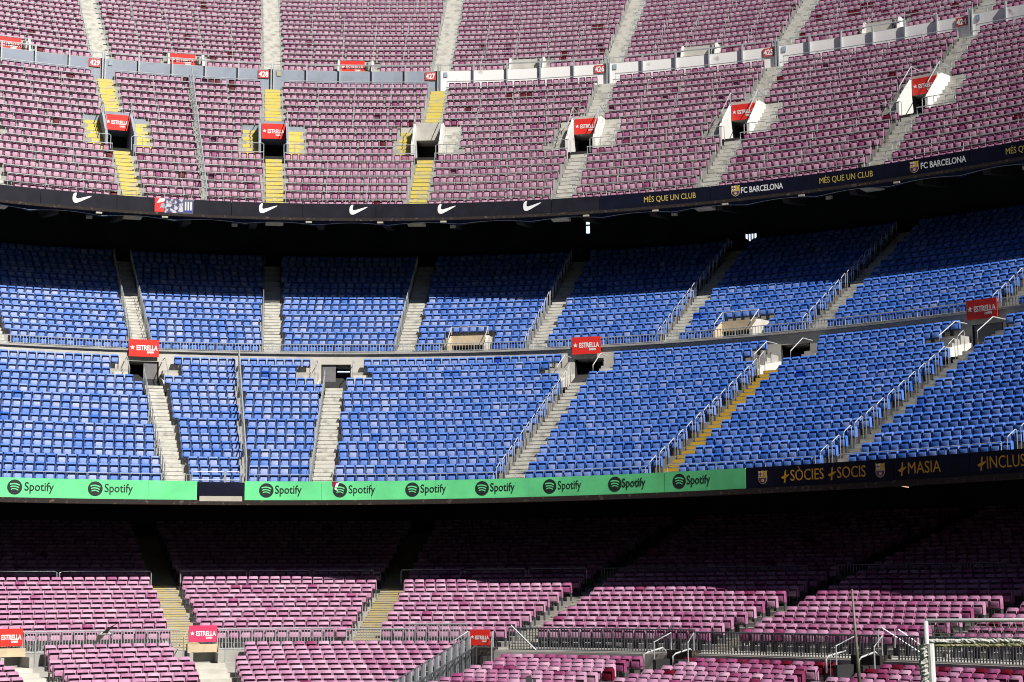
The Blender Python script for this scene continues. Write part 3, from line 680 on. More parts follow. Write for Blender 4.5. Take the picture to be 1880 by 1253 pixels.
# dark box in the gap of the green banner
bx = thing("camera_box", "navy box with a white lower edge in the gap of the green banner", "box", None, **at(TM, (u2(364) + u2(446)) / 2, 0, 0))
mb = MB(); mb.box(-1.02, 1.02, -.12, .2, F2_Z0 + .18, F2_Z1 - .06); mb.build("box_body", M['navy'], bx)
mb = MB(); mb.box(-.95, .95, -.14, .15, F2_Z0 - .06, F2_Z0 + .17); mb.build("white_edge", M['lampcase'], bx)
mb = MB()
for (x0, x1) in ((-1.3, .15), (.2, .85)):
    mb.tube([(x0, -.05, F2_Z1 - .4), (x0, -.05, F2_Z1 + .38), (x0 + .05, -.05, F2_Z1 + .42), (x1 - .05, -.05, F2_Z1 + .42), (x1, -.05, F2_Z1 + .38), (x1, -.05, F2_Z1 - .15)], .025); mb.tube([(x0, -.05, F2_Z1 + .05), (x1, -.05, F2_Z1 + .05)], .02)
mb.build("guard_rail", M['steel'], bx)
# netting and lamps under the upper fascia
nd = MB()
ths = [u1(x) for x in range(-160, 2060, 8)]; Vv = []
for j, t in enumerate(ths):
    px = -160 + 8 * j; sag = abs(math.sin(math.pi * (px - 57) / 131)) ; sag = .32 - .22 * sag
    Vv += [TU.P(t, F1_OFF + .08, F1_Z0 - .15), TU.P(t, F1_OFF + .10, F1_Z0 - .15 - sag), TU.P(t, F1_OFF + .16, F1_Z0 - .15 - sag), TU.P(t, F1_OFF + .16, F1_Z0 - .15)]
nd.add(Vv, [(4 * i + a, 4 * i + (a + 1) % 4, 4 * i + 4 + (a + 1) % 4, 4 * i + 4 + a) for i in range(len(ths) - 1) for a in range(4)])
net = thing("netting", "dark blue scalloped netting hung below the upper fascia with a pale cord", "netting"); nd.build("cloth", M['drape'], net)
mb = MB(); mb.tube([TU.P(t, F1_OFF + .05, F1_Z0 - .2 - (.32 - .22 * abs(math.sin(math.pi * (-160 + 8 * j - 57) / 131))) * .62) for j, t in enumerate(ths)], .009, 4); mb.build("cord", M['steel'], net)
def floodlight(px, lab, off=.3, dz=-.1):
    t = u1(px); o = thing("floodlight", lab, "floodlight", "small floodlights under the upper fascia", **at(TU, t, F1_OFF + off, F1_Z0 + dz))
    mb = MB(); mb.box(-.03, .03, -.02, .02, -.2, .0); mb.build("bracket", M['darksteel'], o)
    mb = MB(); mb.prism([(-.12, -.42), (-.16, -.24), (.05, -.18), (.08, -.38)], -.16, .16); mb.build("lamp_head", M['lampcase'], o)
for px, lab in ((168, "small beige floodlight under the leftmost white logo"), (432, "small beige floodlight hanging left of the second white logo"), (829, "small beige floodlight hanging near the fourth white logo"), (1232, "small beige floodlight under the first gold slogan"), (1513, "small beige floodlight under the middle gold slogan"), (1872, "small beige floodlight at the right edge of the picture")):
    floodlight(px, lab, .6, -.12)
for px in (182, 303, 567, 698, 814, 1076, 1203, 1331, 1471, 1646):
    t = u1(px); mb = MB(); mb.box(-.17, .17, -.1, .05, -.06, .03); o = mb.build("lamp_box", M['lampcase']); o.location = TU.P(t, F1_OFF - .08, F1_Z0 - .26); o.rotation_euler[2] = -t
    tag(o, "flat grey lamp box on the rusty edge under the upper fascia", "lamp box", "lamp boxes on the rusty edge beam")
t = TM.th_px(1664, 1.2, 3.55); mb = MB(); mb.tube([(-.26, 0, .06), (.26, 0, -.05)], .022); o = mb.build("tube_lamp", M['tube']); o.location = TM.P(t, 1.0, zpx(TM, 1664, 893, 1.0)); o.rotation_euler[2] = -t
tag(o, "glowing orange tube lamp in the dark under the navy banner", "lamp")
# banner edge rails
POSTS = {}
def post(h, r, mt, loc, parent):
    key = (h, r, mt)
    if key not in POSTS:
        mb = MB(); mb.tube([(0, 0, 0), (0, 0, h)], r, 5); o = mb.build("post", M[mt], parent); POSTS[key] = o.data
    else: o = bpy.data.objects.new("post", POSTS[key]); C.objects.link(o); o.parent = parent
    o.location = loc; return o
def line_rail(T, t0, t1, off, z, label, group, posts=0, h=.8, r=.022, mt='steel', name="guard_rail", ends=True):
    o = thing(name, label, "rail", group); mb = MB(); mb.rail(T, t0, t1, off, z, r); mb.build("rail", M[mt], o)
    if posts:
        L = float(T.arc(t1, off) - T.arc(t0, off)); n = max(1, int(L / posts))
        for i in range(n + 1):
            t = T.step(t0, off, .03 + (L - .06) * i / n); x, y, _ = T.P(t, off, 0); post(h, r, mt, (x, y, z - h), o)
    return o
mlb = sorted([-.6] + TH_ML + [1.03, u2(364), u2(446)])
for i, (a, b) in enumerate(zip(mlb[:-1], mlb[1:])):
    if abs(a - u2(364)) < 1e-6: continue
    line_rail(TM, TM.step(a, 0, .5), TM.step(b, 0, -.5), .05, F2_Z1 + .30, "thin grey rail along the banner top, %s stretch from the left" % ORD[i], "rails along the top of the lower banners", 2.4, .35, .018)
# thin front rail of the upper tier
fu = [-.55] + [t for t in TH_U[1:]] + [.86]
for i, (a, b) in enumerate(zip(fu[:-1], fu[1:])):
    o = line_rail(TU, TU.step(a, 14, .1), TU.step(b, 14, -.1), F1_OFF + .02, F1_Z1 + .27, "slim grey rail above the upper fascia, %s block from the left" % ORD[i], "rails above the upper fascia", 1.3, .3, .018)

# ------------------------------------------------------------------ row rails of the upper tier
for S, nm_, lim in ((UL, "upper", (-.54, .84)), (UU, "top", (-.49, .90))):
    bl = [(a, b) for a, b in blocks_of(S, 0, TH_U, .62, lim)]
    for bi in range(len(bl)):
        protoo = None
        for k in range(1 if S is UL else 0, S.n):
            hwv = .60
            a, b = blocks_of(S, k, TH_U, hwv, lim)[bi]
            if S is UL and 7 <= k <= 10:
                if bi > 0: a = S.T.step(a, S.o(k), 1.35)
                b = S.T.step(b, S.o(k), -1.35)
            off = S.o(k) + .03; pa, pb = proj(S.T.P(a, off, S.z(k) + .8)), proj(S.T.P(b, off, S.z(k) + .8))
            if (pb[0] < -20 or pa[0] > 1900) or max(pa[1], pb[1]) < -10: continue
            o = thing("row_rail", "grey tube rail before pink seats %s the numbered wall, %s block" % ("below" if S is UL else "above", ORD[bi]), "rail", "row rails in the %s block of the %s tier" % (ORD[bi], "front upper" if S is UL else "topmost"))
            mb = MB(); z = S.z(k) + .70; mb.rail(S.T, a, b, off, z, .032, n=max(3, int((b - a) / .02))); mb.build("rail", M['steel'], o)
            L = float(S.T.arc(b, off) - S.T.arc(a, off)); n = max(1, round(L / 2.25))
            for i in range(n + 1):
                t = S.T.step(a, off, .03 + (L - .06) * i / n); x, y, _ = S.T.P(t, off, 0); post(.68, .016, 'steel', (x, y, S.z(k) + .02), o)

# ------------------------------------------------------------------ numbered wall
gw = [(-.5, TH_U[1])] + list(zip(TH_U[1:-1], TH_U[2:])) + [(TH_U[-1], .92)]
for i, (a, b) in enumerate(gw):
    grey = i < 3; a2, b2_ = TU.step(a, W_OFF, .08), TU.step(b, W_OFF, -.08)
    side = ["left of sign 429", "ending at sign 428", "ending at sign 427", "ending at sign 426", "ending at sign 425", "ending at sign 424", "right of sign 424", "far right"][i]
    o = thing("parapet_wall", "%s painted wall above the upper seats, %s" % ("blue grey" if grey else "stained white", side), "wall", "painted walls with section numbers")
    L = float(TU.arc(b2_, W_OFF) - TU.arc(a2, W_OFF)); n = max(1, round(L / 2.15))
    for j in range(n):
        ta, tb = TU.step(a2, W_OFF, L * j / n + .03), TU.step(a2, W_OFF, L * (j + 1) / n - .03)
        mb = MB(); mb.sweep(TU, ta, tb, [(W_OFF, W_Z0 - .9), (W_OFF + .12, W_Z0 - .9), (W_OFF + .12, W_Z1), (W_OFF, W_Z1)], 3); mb.build("wall_panel", M['grey' if grey else 'wallwhite'], o)
    for j in range(n + 1):
        t = TU.step(a2, W_OFF, L * j / n); mb = MB(); mb.box(-.045, .045, -.16, .1, W_Z0 - .8, W_Z1 + .42); q = mb.build("post", M['steel'], o); p = TU.P(t, W_OFF, 0); q.location = p; q.rotation_euler[2] = -t
    mb = MB(); mb.rail(TU, a2, b2_, W_OFF - .02, W_Z1 + .4, .025); mb.build("top_rail", M['steel'], o)
    if i + 1 in numbers:
        t = TU.step(b2_, W_OFF, -.52)
        sg = thing("number_sign", "red plate with the white number %s on the parapet wall" % numbers[i + 1], "sign", "red section number signs", **at(TU, t, W_OFF - .03, W_Z1 - .42))
        mb = MB(); mb.box(-.37, .37, -.03, 0, -.2, .36); mb.build("plate", M['numred'], sg)
        v, f, wd = text_mesh(numbers[i + 1], .46, .012); mb = MB(); mb.add([(x * .64 / wd - .32, -.036 - z, y * 1.12 - .10) for x, y, z in v], f); mb.build("lettering", M['wink'], sg)
    if i > 0 and i < 7:
        t = TU.step(a2, W_OFF, .35); mb = MB(); mb.box(-.14, .14, -.03, 0, -.17, .17); q = mb.build("info_plate", M['brass' if i == 2 else 'plate']); q.location = TU.P(t, W_OFF - .012, W_Z1 - .25); q.rotation_euler[2] = -t
        tag(q, "small pale notice plate on the wall just right of sign %s" % numbers[i], "notice", "small notices on the parapet wall")

# red advertising board: star, big word, small word
def red_board(label, loc, rz, wd, h, mt='red', tilt=0, clip=None):
    o = thing("advert_board", label, "sign", "red advertising boards with a white star", loc, rz)
    mb = MB(); mb.box(-wd / 2, wd / 2, -.04, 0, 0, h); mb.build("board", M[mt], o)
    mb = MB(); mb.plate(star(-wd * .385, h * .52, wd * .085), -.05, -.0405); mb.build("star", M['wink'], o)
    v, f, tw = text_mesh("ESTRELLA", .3, .008); k = wd * .70 / tw; mb = MB(); mb.add([(x * k - wd * .25, -.046 - z, y * wd * .78 + h * .38) for x, y, z in v], f)
    v, f, tw = text_mesh("DAMM", .14, .006); k = wd * .22 / tw; mb.add([(x * k + wd * .10, -.046 - z, y * wd * .70 + h * .2) for x, y, z in v], f); mb.build("lettering", M['wink'], o)
    return o

# ------------------------------------------------------------------ doorways in the upper tier
for i, th in enumerate(TH_U):
    if i in (0, 7): continue
    nm = numbers[i]; painted = i <= 2 or i == 3
    z7 = UL.z(7); o = thing("stair_doorway", "%s doorway with sloping cheek walls below sign %s" % ("grey" if i <= 3 else "white", nm), "doorway", "doorways in the upper tier", **at(TU, th, UL.o(7), z7))
    T4, R4 = 4 * UL.t, 4 * UL.r; wm = M['grey' if i <= 2 else ('white')]
    for s in (-1, 1):
        mb = MB(); mb.prism([(-.06, -.75), (-.06, .75), (.25, 1.05), (2.35, 2.78), (T4 + .1, 2.95), (T4 + .1, -.75)], s * .86 - .075, s * .86 + .075); mb.build("cheek_wall", wm, o)
    mb = MB(); mb.box(-.785, .785, 2.12, T4 - .02, 1.62, R4 - .03); mb.build("lintel", M['grey' if i <= 2 else 'pale'], o)
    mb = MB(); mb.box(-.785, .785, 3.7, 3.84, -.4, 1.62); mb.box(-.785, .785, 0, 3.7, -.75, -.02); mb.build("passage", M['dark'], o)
    mb = MB()
    for s in (-1, 1):
        hr = [(s * .86, .3, 1.0), (s * .86, .3, 1.75), (s * .86, 2.3, 3.45), (s * .86, T4, 3.5)]
        mb.tube(hr, .028); mb.tube([(s * .86, 2.3, 2.7), (s * .86, 2.3, 3.45)], .025)
    mb.tube([(-.86, T4, 3.5), (.86, T4, 3.5)], .025); mb.build("handrail", M['steel'], o)
    # side steps beside the cheeks and the low wall closing them
    for s in (-1, 1):
        yel = i <= 2 or (i == 3 and s < 0); ms = [M['yellow'], M['oldyellow']] if yel else [M['stair'], M['stair2']]
        mb = MB()
        for k in range(4):
            x0, x1 = sorted((s * .945, s * 1.92)); y0 = k * UL.t - .02; zz = k * UL.r + .015
            mb.box(x0, x1, y0, y0 + UL.t + .01, zz - UL.r, zz - .24, 1); mb.box(x0, x1, y0 - .01, y0 + UL.t, zz - .24, zz, 0)
            mb.box(x0, x1, y0 + UL.t * .5, y0 + UL.t + .005, zz + .003, zz + .16, 1); mb.box(x0, x1, y0 + UL.t * .5 - .01, y0 + UL.t, zz + .16, zz + UL.r * .5, 0)
        mb.build("side_steps", ms, o)
        mb = MB(); x0, x1 = sorted((s * .945, s * 1.95)); mb.box(x0, x1, T4 - .1, T4 - .02, R4 - .75, R4 + .1); mb.build("end_wall", M['grey' if i <= 2 else 'pale'], o)
    # small gate rails on the landing front
    mb = MB()
    for s in (-1, 1):
        mb.tube([(s * .62, -.05, -.1), (s * .62, -.05, .72), (s * .72, -.05, .78), (s * 1.9, -.05, .78)], .025); mb.tube([(s * 1.3, -.05, 0), (s * 1.3, -.05, .78)], .022)
    mb.build("landing_rail", M['steel'], o)
    if i != 3:
        p = TU.P(th, UL.o(7) + 2.1, z7 + 1.62)
        red_board("red board with star and letters over the doorway below sign %s" % nm, p, -th, 1.46, .98)
# entrances just behind the parapet wall
for i, px in enumerate((20, 341, 653, 968, 1285, 1620)):
    t = TU.th_px(px, 33.2 * KU, 35.4 * KU); p = at(TU, t, 33.0 * KU, 34.9 * KU); s_ = numbers[i + 1]
    o = thing("stair_entrance", "low %s entrance hood behind the wall left of sign %s" % ("white", s_), "entrance", "entrance hoods behind the parapet wall", **p)
    mb = MB(); mb.box(-1.1, 1.1, .12, .3, 0, 1.2); mb.build("hood_front", M['pale'], o)
    for s in (-1, 1):
        mb = MB(); mb.prism([(-.35, 0), (-.35, .35), (.12, 1.3), (1.2, 1.32), (1.2, 0)], s * 1.17 - .07, s * 1.17 + .07); mb.build("cheek_wall", M['white'], o)
    mb = MB(); mb.box(-1.1, 1.1, .3, 1.2, 1.08, 1.2); mb.build("hood_top", M['pale'], o)
    sp = thing("loudspeaker", "small black loudspeaker on the hood left of sign %s" % s_, "loudspeaker", "black loudspeakers on the entrance hoods", TU.P(TU.step(t, 33, .82), 33.0 * KU, 34.9 * KU + .3), -t)
    mb = MB(); mb.box(-.07, .07, -.1, .08, .28, .8); mb.build("cabinet", M['bracket'], sp)
    mb = MB()
    for z_ in (.42, .65): mb.plate(disc(0, z_, .045, 12), -.112, -.1005)
    mb.build("cone", M['darksteel'], sp)
    if i < 3: red_board("red board with star and letters on the hood left of sign %s" % s_, TU.P(TU.step(t, 33, -.22), 33.0 * KU + .06, 34.9 * KU + .3), -t, 1.7, .95)

# ------------------------------------------------------------------ middle tier: ledge wall, doorways, fences
def mwall():
    mb = MB(); cuts = [ML.t0]; z16 = ML.z(16)
    for t in sorted(VML): cuts += [TM.step(t, M_OFF, -.80), TM.step(t, M_OFF, .80)]
    cuts.append(ML.t1)
    for i in range(len(cuts) - 1):
        a, b = cuts[i], cuts[i + 1]
        z0 = z16 - .6 if i % 2 == 0 else M_Z - .55
        mb.sweep(TM, a, b, [(M_OFF, z0), (M_OFF + .28, z0), (M_OFF + .28, M_Z), (M_OFF, M_Z)], None if i % 2 == 0 else 2)
    tag(mb.build("ledge_wall", M['pale']), "pale concrete wall between sunlit and shaded blue seats", "wall")
    mb = MB(); mb.sweep(TM, ML.t0, ML.t1, [(M_OFF - .10, M_Z + .004), (M_OFF + .4, M_Z + .004), (M_OFF + .4, M_Z + .10), (M_OFF - .10, M_Z + .10)]); tag(mb.build("coping", M['concrete']), "thin grey coping ledge under the short fence between the blue tiers", "ledge")
mwall()
VN = ["leftmost red sign", "half open grey door", "central red sign", "dark opening right of the central red sign", "rightmost red sign"]
for i, th in enumerate(VML):
    z13 = ML.z(13); o13 = ML.o(13); D = M_OFF - o13; H = M_Z - .55 - z13
    o = thing("tier_doorway", ["doorway with grey door leaf under the leftmost red sign of the blue seats", "doorway with half open grey door and a glowing sheet beyond it", "dark doorway under the central red sign of the blue seats", "small dark doorway without a sign among the blue seats at right", "dark doorway under the rightmost red sign of the blue seats"][i], "doorway", "doorways among the blue seats", **at(TM, th, o13, z13))
    for s in (-1, 1):
        mb = MB(); mb.prism([(.9, -.5), (.9, .35), (1.75, .72), (D, 1.05), (D, -.5)], s * .87 - .06, s * .87 + .06); mb.build("cheek_wall", M['pale' if i < 3 else 'white'], o)
        mb = MB()
        x0, x1 = sorted((s * .945, s * 1.68))
        for k in (1, 2): mb.box(x0, x1, k * ML.t - .02, (k + 1) * ML.t, (k - 1) * ML.r, k * ML.r + .02)
        for k in (1, 2): mb.box(x0, x1, k * ML.t + .4, (k + 1) * ML.t, k * ML.r, k * ML.r + .24)
        mb.build("side_steps", M['pale' if i < 3 else 'concrete'], o)
        mb = MB(); mb.tube([(s * .98, .75, .3), (s * .98, .75, 1.15), (s * .98, 2.2, 1.95), (s * .98, D - .1, 1.95)], .026); mb.build("handrail", M['steel' if i < 2 else 'wsteel'], o)
    mb = MB()
    for s in (-1, 1): mb.box(s * .80 - .05, s * .80 + .05, D, D + 9, -.05, H + .1)
    mb.box(-.85, .85, D + .3, D + 9, H, H + .12); mb.box(-.85, .85, .02, D + 9, -.12, -.01)
    if i != 1: mb.box(-.85, .85, D + 6, D + 6.1, -.05, H)
    else: mb.box(-.85, .85, D + 1.3, D + 1.4, -.05, H)
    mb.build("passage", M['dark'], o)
    if i == 1:
        mb = MB(); mb.box(.02, .75, D + 1.2, D + 1.25, 1.2, 1.66); mb.build("glow_sheet", M['skyglow'], o)  # added glowing sheet stands in for daylight at the passage end
    if i in (0, 1, 4):
        mb = MB(); x0, x1 = ((.0, .74) if i == 0 else ((-.74, -.02) if i == 1 else (-.74, .74))); mb.box(x0, x1, D + .08, D + .14, .02 if i < 4 else .9, H - .02); dl = mb.build("door_leaf", M['door'], o)
        if i == 1: mb = MB(); mb.box(-.3, -.1, D + .05, D + .08, .78, .83); mb.build("handle", M['bracket'], dl)
for i, px in ((0, 264.5), (2, 1077), (4, 1803)):
    t = TM.th_px(px, M_OFF - .12, M_Z + .3)
    red_board(["leftmost red board with star on the fence between the blue tiers", 0, "central red board with star on the fence between the blue tiers", 0, "rightmost red board with star on the fence between the blue tiers"][i], TM.P(t, M_OFF - .14, M_Z - .32), -t, 1.58, .92)
# short fence on the ledge, cut at the doorway hoods
def bar_fence(T, t0, t1, off, z, h, label, group, mt, pitch=.14, rb=.012, top=.024, name="bar_fence"):
    o = thing(name, label, "fence", group); mb = MB(); mb.rail(T, t0, t1, off, z + h, top); mb.build("top_rail", M[mt], o)
    mb = MB(); mb.rail(T, t0, t1, off, z + .07, top * .8); mb.build("bottom_rail", M[mt], o)
    L = float(T.arc(t1, off) - T.arc(t0, off)); n = max(2, int(L / pitch)); mb = MB()
    for i in range(n + 1):
        t = T.step(t0, off, L * i / n); x, y, _ = T.P(t, off, 0); r = rb
        if i % 12 == 0: post(h, rb * 2, mt, (x, y, z), o); continue
        mb.add([(x + a * math.cos(t) * r + b * math.sin(t) * r, y - a * math.sin(t) * r + b * math.cos(t) * r, zz) for zz in (z + .07, z + h) for a, b in ((-1, -1), (1, -1), (1, 1), (-1, 1))],
               [(0, 1, 5, 4), (1, 2, 6, 5), (2, 3, 7, 6), (3, 0, 4, 7)])
    mb.build("bars", M[mt], o); return o
fm = [-.6] + TH_MU[1:] + [1.0]
for i, (a, b) in enumerate(zip(fm[:-1], fm[1:])):
    bar_fence(TM, a + .001, b - .001, M_OFF + .12, M_Z + .1, .46, "short grey barred fence before the shaded blue seats, %s stretch from the left" % ORD[i], "short fences on the ledge between the blue tiers", 'steel', .16, .013, .022)
for i, t in enumerate(VMU):
    o = thing("ledge_hood", ["sand coloured entrance hood on the ledge right of the third blue aisle", "sand coloured entrance hood with white cheeks left of the sixth blue aisle"][i], "entrance", "sand coloured entrance hoods on the ledge", **at(TM, t, M_OFF + .35, M_Z + .05))
    mb = MB(); mb.box(-.95, .95, .9, 2.3, .56, 1.08); mb.build("hood", M['sand'], o)
    for s in (-1, 1):
        mb = MB(); mb.prism([(0, 0), (0, .42), (1.1, 1.10), (2.4, 1.14), (2.4, 0)], s * 1.02 - .07, s * 1.02 + .07); mb.build("cheek_wall", M['sand' if s < 0 else 'pale'], o)
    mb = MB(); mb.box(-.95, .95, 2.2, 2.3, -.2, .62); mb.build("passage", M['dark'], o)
    mb = MB()
    for s in (-1, 1): mb.tube([(s * 1.02, .05, .2), (s * 1.02, .05, .85), (s * 1.02, 1.15, 1.6), (s * 1.02, 1.15, 1.2)], .025)
    mb.tube([(-1.02, 1.15, 1.6), (1.02, 1.15, 1.6)], .022); mb.build("handrail", M['wsteel'], o)
# hoop handrails along the middle tier stairs
def hoop_mesh(r, t, mt):
    mb = MB(); mb.tube([(0, 0, 0), (0, 0, .86), (0, .05, .93), (0, .12, .98), (0, t * .62, .98 + r * .55), (0, t * .70, .96 + r * .55), (0, t * .72, .88 + r * .55), (0, t * .72, r * .5)], .018, 6)
    o = mb.build("handrail_hoop", mt, smooth=True); me = o.data; bpy.data.objects.remove(o); return me
hm = {('ML', 'w'): hoop_mesh(ML.r, ML.t, M['wsteel']), ('MU', 'w'): hoop_mesh(MU.r, MU.t, M['wsteel']), ('ML', 's'): hoop_mesh(ML.r, ML.t, M['steel']), ('MU', 's'): hoop_mesh(MU.r, MU.t, M['steel'])}
for S, nm_, TH in ((ML, 'ML', TH_ML), (MU, 'MU', TH_MU)):
    for i, t in enumerate(TH):
        for k in range(0, 14 if nm_ == 'ML' else 16):
          for sd_ in ((-.5, .5) if nm_ == 'MU' and i == 1 else (-.5,)):
            tt = S.T.step(t, S.o(k), sd_); p = S.T.P(tt, S.o(k) + .12, S.z(k)); px, py = proj(p)
            if not (-20 < px < 1900): continue
            o = bpy.data.objects.new("handrail_hoop", hm[(nm_, 'w' if px > 900 else 's')]); C.objects.link(o); o.location = p; o.rotation_euler[2] = -tt
            gl_ = ("tubular hoop handrail beside %s" % (["the pale steps under the leftmost red sign", "the pale steps under the grey door", "the steps under the central red sign", "the ochre edged steps", "the steps above the navy banner", "the far right steps"][i])) if nm_ == 'ML' else "tubular hoop handrail up the %s shaded flight among the blue seats" % ORD[i]
            tag(o, gl_, "handrail", gl_.replace("hoop handrail", "hoop handrails"))
# radial dividers
def divider(T, th, S, k0, k1, h, label, mt, lattice):
    o = thing("divider_fence", label, "fence", None); mb = MB(); mr = MB(); n = 0
    pts = []
    for k in range(k0, k1 + 1):
        p = T.P(th, S.o(k) + .1, S.z(k)); post(h, .03, mt, p, o); pts.append((p[0], p[1], p[2] + h))
    mr.tube([pts[0], pts[-1]], .035); q = [(a, b, c - h * .5) for a, b, c in pts]; mr.tube([q[0], q[-1]], .025)
    if lattice:
        for j in range(len(pts) * 3 - 3):
            f = j / (len(pts) * 3 - 3); a = Vector(pts[0]).lerp(Vector(pts[-1]), f); mr.tube([a, a - Vector((0, 0, h * .85))], .014, 4)
    mr.build("rails", M[mt], o)
divider(TU, DIV_U, UL, 0, 17, 1.3, "tall grey fence running straight down through the upper pink seats", 'steel', True)
divider(TM, DIV_M, ML, 0, 16, 1.35, "tall grey fence running down through the sunlit blue seats", 'steel', True)

# ------------------------------------------------------------------ lower tier
bar_fence(TL, TL.th_px(-120, -7.24, -2), TL.th_px(330, -7.24, -2), -7.24, -2.47, .86, "light grey barred fence across the lower seats at left", "barred fences along the lower walkway", 'steel', .115, .013, .028)
bar_fence(TL, TL.th_px(398, -7.24, -2), TL.th_px(612, -7.24, -2), -7.24, -2.47, .86, "light grey barred fence right of the pinkish sign", "barred fences along the lower walkway", 'steel', .115, .013, .028)
bar_fence(TL, TL.th_px(636, -7.24, -2), TL.th_px(750, -7.24, -2), -7.24, -2.51, .86, "light grey barred fence before the yellow edged steps", "barred fences along the lower walkway", 'steel', .115, .013, .028)
bar_fence(TL, TL.th_px(752, -6.95, -2), TL.th_px(857, -6.95, -2), -6.95, -2.32, .86, "light grey barred fence just left of the dark red sign", "barred fences along the lower walkway", 'steel', .115, .013, .028)
bar_fence(TL, TL.th_px(935, -7.24, -2), TL.th_px(1276, -7.24, -2), -7.24, -2.51, .9, "dark grey barred fence across the purple seats right of the dark red sign", "barred fences along the lower walkway", 'darksteel', .13, .016, .03)
bar_fence(TL, TL.th_px(1280, -7.24, -2), TL.th_px(1612, -7.24, -2), -7.24, -2.59, .9, "dark grey barred fence behind the thin leaning pole", "barred fences along the lower walkway", 'darksteel', .13, .016, .03)
bar_fence(TL, TL.th_px(1650, -7.24, -2), TL.th_px(2040, -7.24, -2), -7.24, -2.59, .9, "dark grey barred fence behind the goal net", "barred fences along the lower walkway", 'darksteel', .13, .016, .03)
kk = 12
bar_fence(TL, TL.th_px(1104, LU.o(kk), .5), TL.th_px(1482, LU.o(kk), .5), LU.o(kk) + .05, LU.z(kk) + .25, .62, "dark barred rail in the shade left of the dark aisle", "barred rails in the shade of the lower tier", 'darksteel', .14, .012, .022)
bar_fence(TL, TL.th_px(1534, LU.o(kk), .5), TL.th_px(1850, LU.o(kk), .5), LU.o(kk) + .05, LU.z(kk) + .25, .62, "dark barred rail in the shade right of the dark aisle", "barred rails in the shade of the lower tier", 'darksteel', .14, .012, .022)
for i, (a, b) in enumerate(((-60, 105), (110, 278), (332, 453), (458, 570), (575, 686), (736, 845), (852, 965), (970, 1076))):
    ta, tb = TL.th_px(a, LU.o(kk), .8), TL.th_px(b, LU.o(kk), .8); o = thing("shade_rail", "plain hoop rail at the shade edge of the lower seats, %s from the left" % ORD[i], "rail", "plain hoop rails at the shade edge")
    off = LU.o(kk) + .05; z = LU.z(kk); mb = MB(); n = 8
    pts = [TL.P(ta, off, z + .2), TL.P(ta, off, z + .82)] + [TL.P(ta + (tb - ta) * (.02 + .96 * j / n), off, z + .88) for j in range(n + 1)] + [TL.P(tb, off, z + .82), TL.P(tb, off, z + .2)]
    mb.tube(pts, .022, 5); mb.build("rail", M['steel'], o)
# wall under the walkway at right
mb = MB(); mb.sweep(TL, FENCE_TH + .02, 1.08, [(-7.62, -3.5), (-7.45, -3.5), (-7.45, -2.51), (-7.62, -2.51)]); tag(mb.build("walkway_wall", M['concrete']), "low stained concrete wall under the dark fence behind the purple seats", "wall")
# lower entrances with red boards
def low_entrance(px, py_top, wd, label, board_label, bw, bh, bmat, hood='sand', off=-7.7, board=True, dzb=0):
    z = zpx(TL, px, py_top, off); t = TL.th_px(px, off, z)
    o = thing("walkway_entrance", label, "entrance", "dark entrances along the lower walkway", TL.P(t, off, z), -t)
    mb = MB(); mb.box(-wd / 2 - .15, wd / 2 + .15, -.1, .5, -.32, 0); mb.build("lintel", M[hood], o)
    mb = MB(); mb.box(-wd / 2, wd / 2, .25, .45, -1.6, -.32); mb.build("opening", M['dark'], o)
    for s in (-1, 1):
        mb = MB(); mb.box(s * (wd / 2 + .08) - .07, s * (wd / 2 + .08) + .07, -.95, .5, -1.7, -.32); mb.build("side_wall", M['soffit' if hood == 'rust' else 'concrete'], o)
    mb = MB()
    for s in (-1, 1): mb.tube([(s * (wd / 2 + .1), .1, 0), (s * (wd / 2 + .1), .1, .62), (s * (wd / 2 + .35), -.6, .30), (s * (wd / 2 + .35), -.6, -1.2)], .028)
    mb.build("handrail", M['steel'], o)
    if board: red_board(board_label, TL.P(t, off + .1, z + .08 + dzb), -t, bw, bh, bmat)
low_entrance(16, 1191, .95, "dark entrance under the bright red board at the left edge", "bright red board with star at the bottom left edge", 1.12, .66, 'red', 'sand')
low_entrance(373, 1183, .95, "dark entrance under the pinkish board", "pinkish faded red board with star above a dark entrance", 1.12, .66, 'pinkred', 'sand')
low_entrance(880, 1189, .9, "dark entrance with rubble on top under the dark red board", "red board with star on the fence right of the glass railing", .86, .62, 'red', 'rust')
low_entrance(1250, 1194, .85, "dark entrance between purple seats right of centre", "", 1, 1, 'red', 'rust', board=False)
low_entrance(1592, 1203, .95, "dark entrance behind the leaning pole", "", 1, 1, 'red', 'rust', board=False)
# white bent handrails by the right entrances and stair rails on the walkway
for j, (pts, lab) in enumerate((
    ([(1183, 1229), (1183, 1203), (1190, 1199), (1219, 1192), (1225, 1197), (1225, 1223)], "white bent rail left of the dark entrance right of centre"),
    ([(1236, 1224), (1236, 1206), (1241, 1201), (1270, 1194), (1275, 1199)], "white bent rail right of the dark entrance right of centre"),
    ([(1518, 1236), (1518, 1212), (1522, 1206), (1556, 1199), (1560, 1198)], "white bent rail left of the leaning pole"),
    ([(1578, 1236), (1578, 1214), (1583, 1208), (1614, 1200), (1620, 1205), (1620, 1212)], "white bent rail right of the leaning pole"))):
    off0 = -8.6; x0, y0 = pts[0]; z0 = zpx(TL, x0, y0, off0); t = TL.th_px(x0, off0, z0); B = TL.P(t, off0, z0); s_ = FPX / B[1]
    mb = MB(); mb.tube([((x - x0) / s_, (x - x0) / s_ * .9, (y0 - y) / s_) for x, y in pts], .032, 6); o = mb.build("bent_rail", M['wsteel'], smooth=True); o.location = B; tag(o, lab, "handrail", "white bent rails by the entrances")
